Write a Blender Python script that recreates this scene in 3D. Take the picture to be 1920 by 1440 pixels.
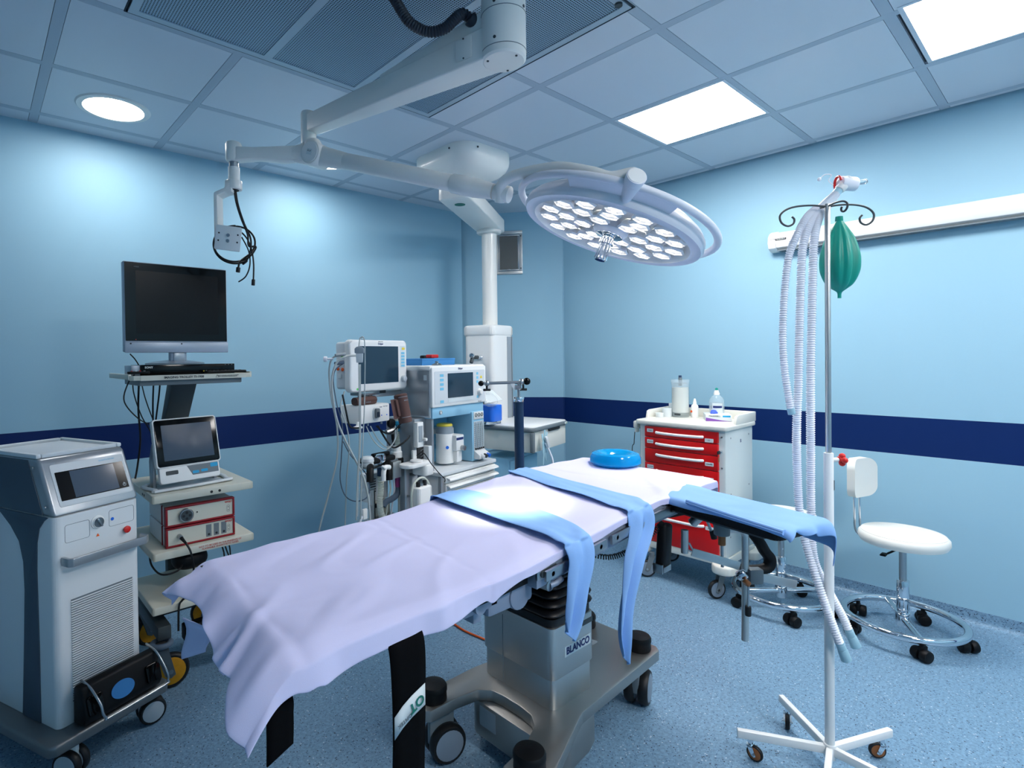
import bpy, bmesh, math, random
from mathutils import Vector, Matrix, Quaternion, noise
from math import sin, cos, pi, radians, sqrt, atan2

# ------------------------------------------------------------------ clear
for o in list(bpy.data.objects): bpy.data.objects.remove(o)
S = bpy.context.scene
COL = S.collection

# ------------------------------------------------------------------ camera
CAM_H, CEIL = 1.43, 2.705
def axes_from_vps(cx, cy, v1, v2):
    p = Vector((cx, cy)); a = Vector(v1) - p; b = Vector(v2) - p
    f = sqrt(-(a.dot(b)))
    X = Vector((a.x, a.y, f)).normalized(); Y = Vector((b.x, b.y, f)).normalized()
    Z = X.cross(Y)
    if Z.y > 0: Z = -Z
    return f, X, Y, Z
F_PX, AX, AY, AZ = axes_from_vps(840., 681., (2045., 653.), (-52., 680.))
right = Vector((AX.x, AY.x, AZ.x)); down = Vector((AX.y, AY.y, AZ.y)); fwd = Vector((AX.z, AY.z, AZ.z))
cd = bpy.data.cameras.new('camera'); camo = bpy.data.objects.new('camera', cd); COL.objects.link(camo)
m3 = Matrix((right, -down, -fwd)).transposed()
camo.matrix_world = Matrix.Translation((0, 0, CAM_H)) @ m3.to_4x4()
cd.sensor_width = 36; cd.sensor_fit = 'HORIZONTAL'; cd.lens = F_PX * 36 / 1920
cd.shift_x = (960 - 840) / 1920; cd.shift_y = -(720 - 681) / 1920
cd.clip_start = 0.02; cd.clip_end = 50
S.camera = camo

# ------------------------------------------------------------------ world, view
W = bpy.data.worlds.new('world'); S.world = W; W.use_nodes = True
W.node_tree.nodes['Background'].inputs[0].default_value = (0.25, 0.45, 0.7, 1)
W.node_tree.nodes['Background'].inputs[1].default_value = 0.3
S.view_settings.view_transform = 'Standard'; S.view_settings.look = 'None'
S.view_settings.gamma = 1; S.view_settings.use_curve_mapping = False
S.view_settings.exposure = 1.13
PANEL_E, REAR_FILL_E, DOWN_E, SPOT_W, LED_E = 18.0, 15.0, 25.0, 100.0, 8.0

# surgical lamp beam (the lamp's own light)
LAMP_C = Vector((1.711, 1.106, 1.858)); LAMP_N = Vector((-0.26, 0.235, -0.935)).normalized()
ld = bpy.data.lights.new('lamp_beam', 'SPOT'); ld.energy = SPOT_W; ld.spot_size = radians(22); ld.spot_blend = 1.0
ld.shadow_soft_size = 0.10; ld.color = (0.93, 0.96, 1.0)
lo = bpy.data.objects.new('lamp_beam', ld); COL.objects.link(lo)
lo.matrix_world = Matrix.Translation(LAMP_C + LAMP_N * 0.10) @ LAMP_N.to_track_quat('-Z', 'Y').to_matrix().to_4x4()

# ------------------------------------------------------------------ materials
def lin(c):
    return tuple((x / 12.92 if x <= 0.04045 else ((x + 0.055) / 1.055) ** 2.4) for x in c)
def rgb(r, g, b): return lin((r / 255, g / 255, b / 255))
MATS = {}
def mat(name, col, rough=0.5, metal=0.0, spec=0.5, emit=None, es=0, trans=0, alpha=1, bump=None, coat=0, ior=1.45, sss=0, var=None, aniso=0):
    m = bpy.data.materials.new(name); m.use_nodes = True
    nt = m.node_tree; b = nt.nodes['Principled BSDF']
    b.inputs['Base Color'].default_value = (*rgb(*col), 1)
    b.inputs['Roughness'].default_value = rough; b.inputs['Metallic'].default_value = metal
    b.inputs['Specular IOR Level'].default_value = spec
    b.inputs['Transmission Weight'].default_value = trans; b.inputs['Alpha'].default_value = alpha
    b.inputs['Coat Weight'].default_value = coat; b.inputs['IOR'].default_value = ior
    if aniso: b.inputs['Anisotropic'].default_value = aniso
    if sss:
        b.inputs['Subsurface Weight'].default_value = sss; b.inputs['Subsurface Radius'].default_value = (0.02, 0.02, 0.02)
    if emit: b.inputs['Emission Color'].default_value = (*rgb(*emit), 1); b.inputs['Emission Strength'].default_value = es
    tc = nt.nodes.new('ShaderNodeTexCoord')
    if var:   # (scale, amount)
        n = nt.nodes.new('ShaderNodeTexNoise'); n.inputs['Scale'].default_value = var[0]; n.inputs['Detail'].default_value = 4
        nt.links.new(tc.outputs['Object'], n.inputs['Vector'])
        mx = nt.nodes.new('ShaderNodeMix'); mx.data_type = 'RGBA'; mx.blend_type = 'MULTIPLY'
        mx.inputs[0].default_value = var[1]; mx.inputs[6].default_value = (*rgb(*col), 1)
        nt.links.new(n.outputs['Fac'], mx.inputs[7]); nt.links.new(mx.outputs[2], b.inputs['Base Color'])
    if bump:  # (scale, strength, stretch)
        n = nt.nodes.new('ShaderNodeTexNoise'); n.inputs['Scale'].default_value = bump[0]; n.inputs['Detail'].default_value = 5
        mp = nt.nodes.new('ShaderNodeMapping')
        if len(bump) > 2: mp.inputs['Scale'].default_value = bump[2]
        nt.links.new(tc.outputs['Object'], mp.inputs[0]); nt.links.new(mp.outputs[0], n.inputs['Vector'])
        bp = nt.nodes.new('ShaderNodeBump'); bp.inputs['Strength'].default_value = bump[1]; bp.inputs['Distance'].default_value = 0.01
        nt.links.new(n.outputs['Fac'], bp.inputs['Height']); nt.links.new(bp.outputs[0], b.inputs['Normal'])
    MATS[name] = m
    return m
mat('white_plastic', (238, 238, 236), 0.35)
mat('arm_paint', (236, 235, 230), 0.32, coat=0.2)
mat('lamp_paint', (224, 226, 234), 0.35)
mat('cream_enamel', (205, 204, 190), 0.4, bump=(300, 0.03))
mat('cart_plastic', (224, 223, 214), 0.38)
mat('cart_enamel', (205, 214, 214), 0.45)
mat('grey_white', (212, 217, 220), 0.45)
mat('console_shell', (218, 222, 224), 0.42, bump=(400, 0.02))
mat('console_side', (60, 76, 90), 0.42)
mat('silver_paint', (168, 172, 176), 0.3, 0.6, bump=(500, 0.02))
mat('base_silver', (120, 124, 126), 0.4, 0.7)
mat('dark_grey', (58, 66, 70), 0.45)
mat('mid_grey', (110, 120, 126), 0.45)
mat('rail_grey', (140, 152, 172), 0.4, 0.3)
mat('brushed_steel', (198, 198, 196), 0.42, 1.0, bump=(40, 0.06, (1, 1, 14)))
mat('steel_plate', (168, 166, 162), 0.42, 0.95, bump=(60, 0.04, (10, 1, 1)))
mat('steel', (175, 178, 180), 0.28, 1.0)
mat('chrome', (225, 228, 232), 0.06, 1.0)
mat('black_rubber', (16, 17, 19), 0.5)
mat('bellows_rubber', (12, 14, 20), 0.42)
mat('black_vinyl', (9, 10, 13), 0.5, spec=0.3, bump=(200, 0.05))
mat('black_gloss', (6, 7, 9), 0.12, spec=0.25)
mat('black_strap', (6, 7, 10), 0.85, spec=0.1, bump=(600, 0.2))
mat('screen_dark', (6, 9, 12), 0.25, spec=0.2)
mat('screen_blue', (34, 58, 76), 0.12)
mat('screen_grey', (70, 84, 100), 0.10)
mat('silver_plastic', (160, 170, 182), 0.35, 0.3)
mat('sheet', (210, 208, 240), 0.85, bump=(700, 0.08))
mat('blue_drape', (136, 178, 232), 0.85, bump=(600, 0.12))
mat('drawer_red', (205, 10, 14), 0.35)
mat('red', (220, 40, 36), 0.4)
mat('dark_red', (140, 16, 28), 0.4)
mat('orange', (240, 96, 30), 0.5)
mat('amber_wheel', (236, 160, 20), 0.45, var=(60, 0.3))
mat('tan_wheel', (150, 92, 50), 0.5)
mat('grey_wheel', (128, 142, 156), 0.5)
mat('pale_wheel', (176, 184, 190), 0.5)
mat('gel_blue', (0, 168, 236), 0.10, trans=0.35, ior=1.4, spec=0.6)
mat('bag_green', (10, 150, 132), 0.42, sss=0.1)
mat('sky_plastic', (150, 200, 226), 0.4)
mat('sky_panel', (118, 184, 216), 0.4)
mat('teal', (30, 140, 180), 0.4)
mat('royal_blue', (36, 110, 220), 0.4)
mat('post_blue', (24, 52, 84), 0.4)
mat('navy_ink', (22, 42, 104), 0.5)
mat('ink', (30, 32, 36), 0.6)
mat('red_ink', (190, 50, 40), 0.6)
mat('label', (214, 222, 224), 0.55)
mat('label_grey', (150, 160, 168), 0.5)
mat('button_blue', (120, 196, 226), 0.5)
mat('cyan_button', (20, 160, 210), 0.4)
mat('yellow', (238, 212, 70), 0.45)
mat('led_green', (90, 200, 90), 0.4)
mat('brown_cuff', (92, 66, 62), 0.8, bump=(500, 0.2))
mat('purple_cap', (150, 60, 120), 0.4)
mat('cable_grey', (176, 184, 184), 0.5)
mat('hose_grey', (84, 100, 118), 0.5)
mat('hose_dark', (34, 42, 54), 0.45)
mat('hose_cream', (200, 206, 196), 0.5)
mat('tube_white', (236, 238, 246), 0.45)
mat('cuff_blue', (160, 198, 212), 0.35)
mat('clear', (226, 238, 242), 0.08, trans=0.9, ior=1.25)
mat('glass', (235, 240, 240), 0.03, trans=1.0, ior=1.3)
mat('cream_liquid', (238, 234, 222), 0.5)
mat('glove_blue', (70, 100, 220), 0.6)
mat('upholstery', (228, 228, 222), 0.55, bump=(500, 0.04))
mat('green_disc', (20, 110, 96), 0.5)
mat('fabric_blue', (60, 130, 190), 0.8)
mat('led_cup', (244, 244, 246), 0.12, 0.0)
mat('reflector', (246, 245, 242), 0.3, 0.0)
mat('filter_mesh', (104, 106, 104), 0.6, 0.2, bump=(900, 0.3))
mat('violet', (130, 80, 170), 0.5)
def emat(name, col, s):
    m = bpy.data.materials.new(name); m.use_nodes = True; nt = m.node_tree
    nt.nodes.remove(nt.nodes['Principled BSDF'])
    e = nt.nodes.new('ShaderNodeEmission'); e.inputs[0].default_value = (*col, 1); e.inputs[1].default_value = s
    nt.links.new(e.outputs[0], nt.nodes['Material Output'].inputs[0]); MATS[name] = m
emat('panel_light', (1.0, 0.968, 0.95), PANEL_E)
emat('side_panel_light', (1.0, 0.968, 0.95), PANEL_E * 0.42)
emat('rear_left_fill_light', (1.0, 0.968, 0.95), REAR_FILL_E * 1.6)  # added fill panels out of view, the left one stronger
emat('rear_fill_light', (1.0, 0.968, 0.95), REAR_FILL_E)
emat('down_light', (1.0, 0.975, 0.96), DOWN_E)
emat('led_core', (1.0, 0.99, 0.97), LED_E)
emat('lcd_lit', (0.45, 0.65, 1.0), 0.7)
# perforated metal: square grid of holes
def perforated():
    m = mat('perforated', (150, 176, 196), 0.4, 0.3); nt = m.node_tree; b = nt.nodes['Principled BSDF']
    tc = nt.nodes.new('ShaderNodeTexCoord'); vm = nt.nodes.new('ShaderNodeVectorMath'); vm.operation = 'SCALE'; vm.inputs['Scale'].default_value = 1 / 0.0095
    nt.links.new(tc.outputs['Object'], vm.inputs[0])
    fr = nt.nodes.new('ShaderNodeVectorMath'); fr.operation = 'FRACTION'; nt.links.new(vm.outputs[0], fr.inputs[0])
    sb = nt.nodes.new('ShaderNodeVectorMath'); sb.operation = 'SUBTRACT'; sb.inputs[1].default_value = (0.5, 0.5, 0); nt.links.new(fr.outputs[0], sb.inputs[0])
    ml = nt.nodes.new('ShaderNodeVectorMath'); ml.operation = 'MULTIPLY'; ml.inputs[1].default_value = (1, 1, 0); nt.links.new(sb.outputs[0], ml.inputs[0])
    ln = nt.nodes.new('ShaderNodeVectorMath'); ln.operation = 'LENGTH'; nt.links.new(ml.outputs[0], ln.inputs[0])
    lt = nt.nodes.new('ShaderNodeMath'); lt.operation = 'LESS_THAN'; lt.inputs[1].default_value = 0.32; nt.links.new(ln.outputs['Value'], lt.inputs[0])
    mx = nt.nodes.new('ShaderNodeMix'); mx.data_type = 'RGBA'; mx.inputs[6].default_value = (*rgb(150, 176, 196), 1); mx.inputs[7].default_value = (0.003, 0.004, 0.006, 1)
    nt.links.new(lt.outputs[0], mx.inputs[0]); nt.links.new(mx.outputs[2], b.inputs['Base Color'])
perforated()
mat('canopy_frame', (172, 188, 200), 0.4, 0.3)
# walls: painted sheet with a navy band
WALL_COL = (150, 191, 211)
def wall_mat():
    m = mat('wall_paint', WALL_COL, 0.5, spec=0.3); nt = m.node_tree; b = nt.nodes['Principled BSDF']
    g = nt.nodes.new('ShaderNodeNewGeometry'); sp = nt.nodes.new('ShaderNodeSeparateXYZ'); nt.links.new(g.outputs['Position'], sp.inputs[0])
    a = nt.nodes.new('ShaderNodeMath'); a.operation = 'GREATER_THAN'; a.inputs[1].default_value = 0.85; nt.links.new(sp.outputs['Z'], a.inputs[0])
    c = nt.nodes.new('ShaderNodeMath'); c.operation = 'LESS_THAN'; c.inputs[1].default_value = 1.06; nt.links.new(sp.outputs['Z'], c.inputs[0])
    mu = nt.nodes.new('ShaderNodeMath'); mu.operation = 'MULTIPLY'; nt.links.new(a.outputs[0], mu.inputs[0]); nt.links.new(c.outputs[0], mu.inputs[1])
    mx = nt.nodes.new('ShaderNodeMix'); mx.data_type = 'RGBA'; mx.inputs[6].default_value = (*rgb(*WALL_COL), 1); mx.inputs[7].default_value = (*rgb(2, 36, 92), 1)
    nt.links.new(mu.outputs[0], mx.inputs[0]); nt.links.new(mx.outputs[2], b.inputs['Base Color'])
    n = nt.nodes.new('ShaderNodeTexNoise'); n.inputs['Scale'].default_value = 260; nt.links.new(g.outputs['Position'], n.inputs['Vector'])
    bp = nt.nodes.new('ShaderNodeBump'); bp.inputs['Strength'].default_value = 0.04; bp.inputs['Distance'].default_value = 0.01
    nt.links.new(n.outputs['Fac'], bp.inputs['Height']); nt.links.new(bp.outputs[0], b.inputs['Normal'])
wall_mat()
# speckled vinyl floor
def floor_mat(name, base, k=1.0):
    m = mat(name, base, 0.42); nt = m.node_tree; b = nt.nodes['Principled BSDF']
    tc = nt.nodes.new('ShaderNodeNewGeometry')
    def flecks(scale, thr, off):
        mp = nt.nodes.new('ShaderNodeMapping'); mp.inputs['Location'].default_value = (off, off * 2, off); nt.links.new(tc.outputs['Position'], mp.inputs[0])
        v = nt.nodes.new('ShaderNodeTexVoronoi'); v.inputs['Scale'].default_value = scale; nt.links.new(mp.outputs[0], v.inputs['Vector'])
        sx = nt.nodes.new('ShaderNodeSeparateColor'); nt.links.new(v.outputs['Color'], sx.inputs[0])
        c = nt.nodes.new('ShaderNodeMath'); c.operation = 'GREATER_THAN'; c.inputs[1].default_value = thr; nt.links.new(sx.outputs[0], c.inputs[0])
        d = nt.nodes.new('ShaderNodeMath'); d.operation = 'LESS_THAN'; d.inputs[1].default_value = 0.42; nt.links.new(v.outputs['Distance'], d.inputs[0])
        mu = nt.nodes.new('ShaderNodeMath'); mu.operation = 'MULTIPLY'; nt.links.new(c.outputs[0], mu.inputs[0]); nt.links.new(d.outputs[0], mu.inputs[1])
        return mu.outputs[0]
    n = nt.nodes.new('ShaderNodeTexNoise'); n.inputs['Scale'].default_value = 90; n.inputs['Detail'].default_value = 6; nt.links.new(tc.outputs['Position'], n.inputs['Vector'])
    cr = nt.nodes.new('ShaderNodeValToRGB'); nt.links.new(n.outputs['Fac'], cr.inputs[0])
    cr.color_ramp.elements[0].position = 0.35; cr.color_ramp.elements[1].position = 0.65
    cr.color_ramp.elements[0].color = (*[c * 0.80 for c in rgb(*base)], 1); cr.color_ramp.elements[1].color = (*[min(1, c * 1.15) for c in rgb(*base)], 1)
    last = cr.outputs[0]
    for sc, th, off, colr in [(190, 0.88, 3, (58, 92, 124)), (230, 0.86, 9, (140, 172, 198)), (170, 0.955, 17, (16, 26, 40)), (150, 0.972, 27, (190, 204, 214))]:
        mx = nt.nodes.new('ShaderNodeMix'); mx.data_type = 'RGBA'; mx.inputs[7].default_value = (*[c * k for c in rgb(*colr)], 1)
        nt.links.new(last, mx.inputs[6]); nt.links.new(flecks(sc, th, off), mx.inputs[0]); last = mx.outputs[2]
    nt.links.new(last, b.inputs['Base Color'])
floor_mat('floor_vinyl', (116, 150, 176))
mat('ceiling_tile', (206, 214, 224), 0.33, bump=(500, 0.015))
mat('ceiling_bar', (172, 186, 200), 0.45)
mat('ceiling_gap', (40, 52, 66), 0.8)
# thin clear cover for the lamp: mostly see-through, slightly glossy
def cover_mat():
    m = bpy.data.materials.new('lamp_cover'); m.use_nodes = True; nt = m.node_tree; nt.nodes.remove(nt.nodes['Principled BSDF'])
    t = nt.nodes.new('ShaderNodeBsdfTransparent'); g = nt.nodes.new('ShaderNodeBsdfGlossy'); g.inputs['Roughness'].default_value = 0.05
    mx = nt.nodes.new('ShaderNodeMixShader'); mx.inputs[0].default_value = 0.05
    nt.links.new(t.outputs[0], mx.inputs[1]); nt.links.new(g.outputs[0], mx.inputs[2]); nt.links.new(mx.outputs[0], nt.nodes['Material Output'].inputs[0]); MATS['lamp_cover'] = m
cover_mat()
# thin-walled clear plastic (jars, bottles)
def thin(name, col, fac):
    m = bpy.data.materials.new(name); m.use_nodes = True; nt = m.node_tree; b = nt.nodes['Principled BSDF']
    b.inputs['Base Color'].default_value = (*rgb(*col), 1); b.inputs['Roughness'].default_value = 0.1
    t = nt.nodes.new('ShaderNodeBsdfTransparent'); mx = nt.nodes.new('ShaderNodeMixShader'); mx.inputs[0].default_value = fac
    nt.links.new(t.outputs[0], mx.inputs[1]); nt.links.new(b.outputs[0], mx.inputs[2]); nt.links.new(mx.outputs[0], nt.nodes['Material Output'].inputs[0]); MATS[name] = m
thin('thin_clear', (214, 230, 236), 0.26)
thin('thin_milky', (226, 230, 240), 0.7)

# ------------------------------------------------------------------ mesh helpers
OFF = {}     # things whose parts are written in room coordinates: name -> base point
def frame_z(d):
    d = Vector(d).normalized(); return d.to_track_quat('Z', 'Y').to_matrix().to_4x4()
class MB:
    def __init__(s): s.v = []; s.f = []; s.mi = []; s.mats = []
    def _m(s, m):
        if m not in s.mats: s.mats.append(m)
        return s.mats.index(m)
    def add(s, vs, fs, m, M=None):
        o = len(s.v); i = s._m(m)
        s.v += [(M @ Vector(v)) if M is not None else Vector(v) for v in vs]
        for f in fs: s.f.append([o + k for k in f]); s.mi.append(i)
        return s
    def bm(s, b, m, M=None):
        b.verts.index_update()
        r = s.add([v.co.copy() for v in b.verts], [[v.index for v in f.verts] for f in b.faces], m, M); b.free(); return r
    def box(s, lo, hi, m, bev=0.0, M=None, seg=2):
        b = bmesh.new(); bmesh.ops.create_cube(b, size=1)
        c = [(lo[i] + hi[i]) / 2 for i in range(3)]; d = [abs(hi[i] - lo[i]) for i in range(3)]
        for v in b.verts: v.co = Vector((v.co.x * d[0] + c[0], v.co.y * d[1] + c[1], v.co.z * d[2] + c[2]))
        if bev: bmesh.ops.bevel(b, geom=list(b.edges), offset=min(bev, min(d) * 0.49), segments=seg, affect='EDGES', profile=0.5)
        return s.bm(b, m, M)
    def prism(s, poly, z0, z1, m, bev=0.0, M=None, seg=2, top_scale=None):
        b = bmesh.new(); n = len(poly)
        lo = [b.verts.new((p[0], p[1], z0)) for p in poly]; hi = [b.verts.new((p[0], p[1], z1)) for p in poly]
        b.faces.new(lo[::-1]); b.faces.new(hi)
        for i in range(n): b.faces.new((lo[i], lo[(i + 1) % n], hi[(i + 1) % n], hi[i]))
        bmesh.ops.recalc_face_normals(b, faces=b.faces)
        if bev: bmesh.ops.bevel(b, geom=list(b.edges), offset=bev, segments=seg, affect='EDGES', profile=0.5)
        return s.bm(b, m, M)
    def lathe(s, prof, m, M=None, seg=32, cap=True):
        vs = []; fs = []
        for r, z in prof:
            for k in range(seg): a = 2 * pi * k / seg; vs.append((r * cos(a), r * sin(a), z))
        n = len(prof)
        for j in range(n - 1):
            for k in range(seg):
                a = j * seg + k; c = j * seg + (k + 1) % seg; fs.append((a, c, c + seg, a + seg))
        if cap:
            if prof[0][0] > 1e-6: fs.append(tuple(range(seg))[::-1])
            if prof[-1][0] > 1e-6: fs.append(tuple((n - 1) * seg + k for k in range(seg)))
        return s.add(vs, fs, m, M)
    def cyl(s, p0, p1, r, m, r1=None, seg=24, bev=0.0, cap=True):
        p0 = Vector(p0); p1 = Vector(p1); d = p1 - p0; L = d.length; r1 = r if r1 is None else r1
        pr = [(r, 0), (r1, L)] if not bev else [(r - bev, 0), (r - bev * .3, bev * .3), (r, bev), (r1, L - bev), (r1 - bev * .3, L - bev * .3), (r1 - bev, L)]
        return s.lathe(pr, m, Matrix.Translation(p0) @ frame_z(d), seg, cap)
    def tube(s, pts, r, m, seg=8, smooth=6, cap=True, flat=1.0, closed=False):
        pts = [Vector(p) for p in pts]
        if smooth > 1 and len(pts) > 2: pts, us = catmull(pts, smooth, closed)
        N = len(pts); vs = []; fs = []
        t0 = (pts[1] - pts[0]).normalized(); up = Vector((0, 0, 1)) if abs(t0.z) < 0.9 else Vector((1, 0, 0))
        n = (up - t0 * up.dot(t0)).normalized()
        for i, p in enumerate(pts):
            if closed: t = (pts[(i + 1) % N] - pts[i - 1]).normalized()
            else: t = (pts[min(i + 1, N - 1)] - pts[max(i - 1, 0)]).normalized()
            n = (n - t * n.dot(t)).normalized(); b = t.cross(n)
            rr = r(i / (N - 1)) if callable(r) else r
            for k in range(seg):
                a = 2 * pi * k / seg; vs.append(p + n * (rr * cos(a)) + b * (rr * flat * sin(a)))
        for i in range(N - 1 + (1 if closed else 0)):
            for k in range(seg):
                a = i * seg + k; c = i * seg + (k + 1) % seg; a2 = ((i + 1) % N) * seg + k; c2 = ((i + 1) % N) * seg + (k + 1) % seg
                fs.append((a, c, c2, a2))
        if cap and not closed: fs.append(tuple(range(seg))[::-1]); fs.append(tuple((N - 1) * seg + k for k in range(seg)))
        return s.add(vs, fs, m)
    def rib_tube(s, pts, r, m, pitch=0.007, amp=0.0016, seg=12):
        P, _ = catmull([Vector(p) for p in pts], 12); L = [0]
        for i in range(1, len(P)): L.append(L[-1] + (P[i] - P[i - 1]).length)
        n = int(L[-1] / pitch * 4); out = []; j = 0
        for i in range(n + 1):
            d = L[-1] * i / n
            while j < len(L) - 2 and L[j + 1] < d: j += 1
            t = (d - L[j]) / max(1e-9, L[j + 1] - L[j]); out.append(P[j].lerp(P[j + 1], t))
        return s.tube(out, lambda u: r + amp * cos(u * n * pi / 2), m, seg, smooth=1)
    def ell(s, c, rad, m, M=None, su=20, sv=12, p=1.0):
        def pw(x): return math.copysign(abs(x) ** p, x)
        vs = []; fs = []
        for j in range(1, sv):
            ph = -pi / 2 + pi * j / sv
            for k in range(su):
                a = 2 * pi * k / su; vs.append((c[0] + rad[0] * pw(cos(ph)) * pw(cos(a)), c[1] + rad[1] * pw(cos(ph)) * pw(sin(a)), c[2] + rad[2] * pw(sin(ph))))
        vs.append((c[0], c[1], c[2] - rad[2])); vs.append((c[0], c[1], c[2] + rad[2])); b0 = len(vs) - 2
        for j in range(sv - 2):
            for k in range(su): a = j * su + k; c2 = j * su + (k + 1) % su; fs.append((a, c2, c2 + su, a + su))
        for k in range(su):
            fs.append((b0, (k + 1) % su, k)); a = (sv - 2) * su; fs.append((b0 + 1, a + k, a + (k + 1) % su))
        return s.add(vs, fs, m, M)
    def torus(s, R, r, m, M=None, seg=48, sg=12, sx=1, sy=1):
        vs = []; fs = []
        for i in range(seg):
            a = 2 * pi * i / seg
            for k in range(sg):
                b = 2 * pi * k / sg; q = R + r * cos(b); vs.append((sx * q * cos(a), sy * q * sin(a), r * sin(b)))
        for i in range(seg):
            for k in range(sg):
                fs.append((i * sg + k, ((i + 1) % seg) * sg + k, ((i + 1) % seg) * sg + (k + 1) % sg, i * sg + (k + 1) % sg))
        return s.add(vs, fs, m, M)
    def grid(s, P, m):
        nu = len(P); nv = len(P[0]); vs = [p for row in P for p in row]
        fs = [(i * nv + j, (i + 1) * nv + j, (i + 1) * nv + j + 1, i * nv + j + 1) for i in range(nu - 1) for j in range(nv - 1)]
        return s.add(vs, fs, m)
    def build(s, name, parent=None, sharp=38, label=None, solid=0, sub=0):
        off = OFF.get(parent.name, None) if parent is not None else None
        me = bpy.data.meshes.new(name); me.from_pydata([tuple(v - off) if off else tuple(v) for v in s.v], [], s.f)
        for m in s.mats: me.materials.append(MATS[m])
        me.polygons.foreach_set('material_index', s.mi)
        b = bmesh.new(); b.from_mesh(me); bmesh.ops.recalc_face_normals(b, faces=b.faces); b.to_mesh(me); b.free()
        me.polygons.foreach_set('use_smooth', [True] * len(me.polygons)); me.set_sharp_from_angle(angle=radians(sharp))
        o = bpy.data.objects.new(name, me); COL.objects.link(o)
        if parent is not None: o.parent = parent
        if off: OFF[o.name] = off
        if label: o['label'] = label
        if solid:
            md = o.modifiers.new('solid', 'SOLIDIFY'); md.thickness = solid; md.offset = 0
        if sub:
            md = o.modifiers.new('sub', 'SUBSURF'); md.levels = sub; md.render_levels = sub
        return o
def catmull(pts, n, closed=False):
    out = []; N = len(pts); us = []
    rng = range(N) if closed else range(N - 1)
    for i in rng:
        if closed: p0, p1, p2, p3 = pts[i - 1], pts[i], pts[(i + 1) % N], pts[(i + 2) % N]
        else: p0, p1, p2, p3 = pts[max(i - 1, 0)], pts[i], pts[i + 1], pts[min(i + 2, N - 1)]
        for k in range(n):
            t = k / n
            out.append(0.5 * ((2 * p1) + (p2 - p0) * t + (2 * p0 - 5 * p1 + 4 * p2 - p3) * t * t + (3 * p1 - p0 - 3 * p2 + p3) * t ** 3)); us.append(i + t)
    if not closed: out.append(pts[-1].copy())
    return out, us
def rrect(x0, y0, x1, y1, r, n=5):
    P = []
    for cx, cy, a0 in ((x1 - r, y1 - r, 0), (x0 + r, y1 - r, 90), (x0 + r, y0 + r, 180), (x1 - r, y0 + r, 270)):
        for k in range(n + 1): a = radians(a0 + 90 * k / n); P.append((cx + r * cos(a), cy + r * sin(a)))
    return P
def circle(cx, cy, r, n=32): return [(cx + r * cos(2 * pi * k / n), cy + r * sin(2 * pi * k / n)) for k in range(n)]
def basis(x, y, z, o):
    return Matrix(((x[0], y[0], z[0], o[0]), (x[1], y[1], z[1], o[1]), (x[2], y[2], z[2], o[2]), (0, 0, 0, 1)))
def T(x, y, z): return Matrix.Translation((x, y, z))
def RX(d): return Matrix.Rotation(radians(d), 4, 'X')
def RY(d): return Matrix.Rotation(radians(d), 4, 'Y')
def RZ(d): return Matrix.Rotation(radians(d), 4, 'Z')
# a plane standing upright facing -Y: poly x -> X, poly y -> Z, extrude z -> -Y
FACE = Matrix(((1, 0, 0, 0), (0, 0, -1, 0), (0, 1, 0, 0), (0, 0, 0, 1)))
def tag(o, label, cat, group=None):
    o['label'] = label; o['category'] = cat
    if group: o['group'] = group
    return o
def thing(name, loc, label, cat, rz=0, group=None):
    o = bpy.data.objects.new(name, None); COL.objects.link(o); o.location = loc; o.rotation_euler = (0, 0, radians(rz)); o.empty_display_size = 0.1
    return tag(o, label, cat, group)
def wthing(name, loc, label, cat, group=None):
    o = thing(name, loc, label, cat, 0, group); OFF[o.name] = Vector(loc); return o
def struct(mb, name, parent=None, **k):
    o = mb.build(name, parent, **k)
    if parent is None: o['kind'] = 'structure'
    return o
def text(body, size, M, m, parent, name='lettering', ext=0.0004, bold=0, align='CENTER', sx=1.0):
    c = bpy.data.curves.new(name, 'FONT'); c.body = body; c.size = size; c.extrude = ext; c.align_x = align; c.align_y = 'CENTER'; c.offset = bold; c.resolution_u = 3
    o = bpy.data.objects.new(name, c); COL.objects.link(o); dg = bpy.context.evaluated_depsgraph_get()
    me = bpy.data.meshes.new_from_object(o.evaluated_get(dg)); me.name = name
    bpy.data.objects.remove(o); o = bpy.data.objects.new(name, me); COL.objects.link(o)
    me.materials.clear(); me.materials.append(MATS[m]); o.parent = parent
    off = OFF.get(parent.name)
    if off: M = Matrix.Translation(-off) @ M
    o.matrix_local = M @ Matrix.Diagonal((sx, 1, 1, 1))
    return o
def tface(x, y, z): return T(x, y, z) @ RX(90)      # lettering upright, facing local -Y
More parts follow.
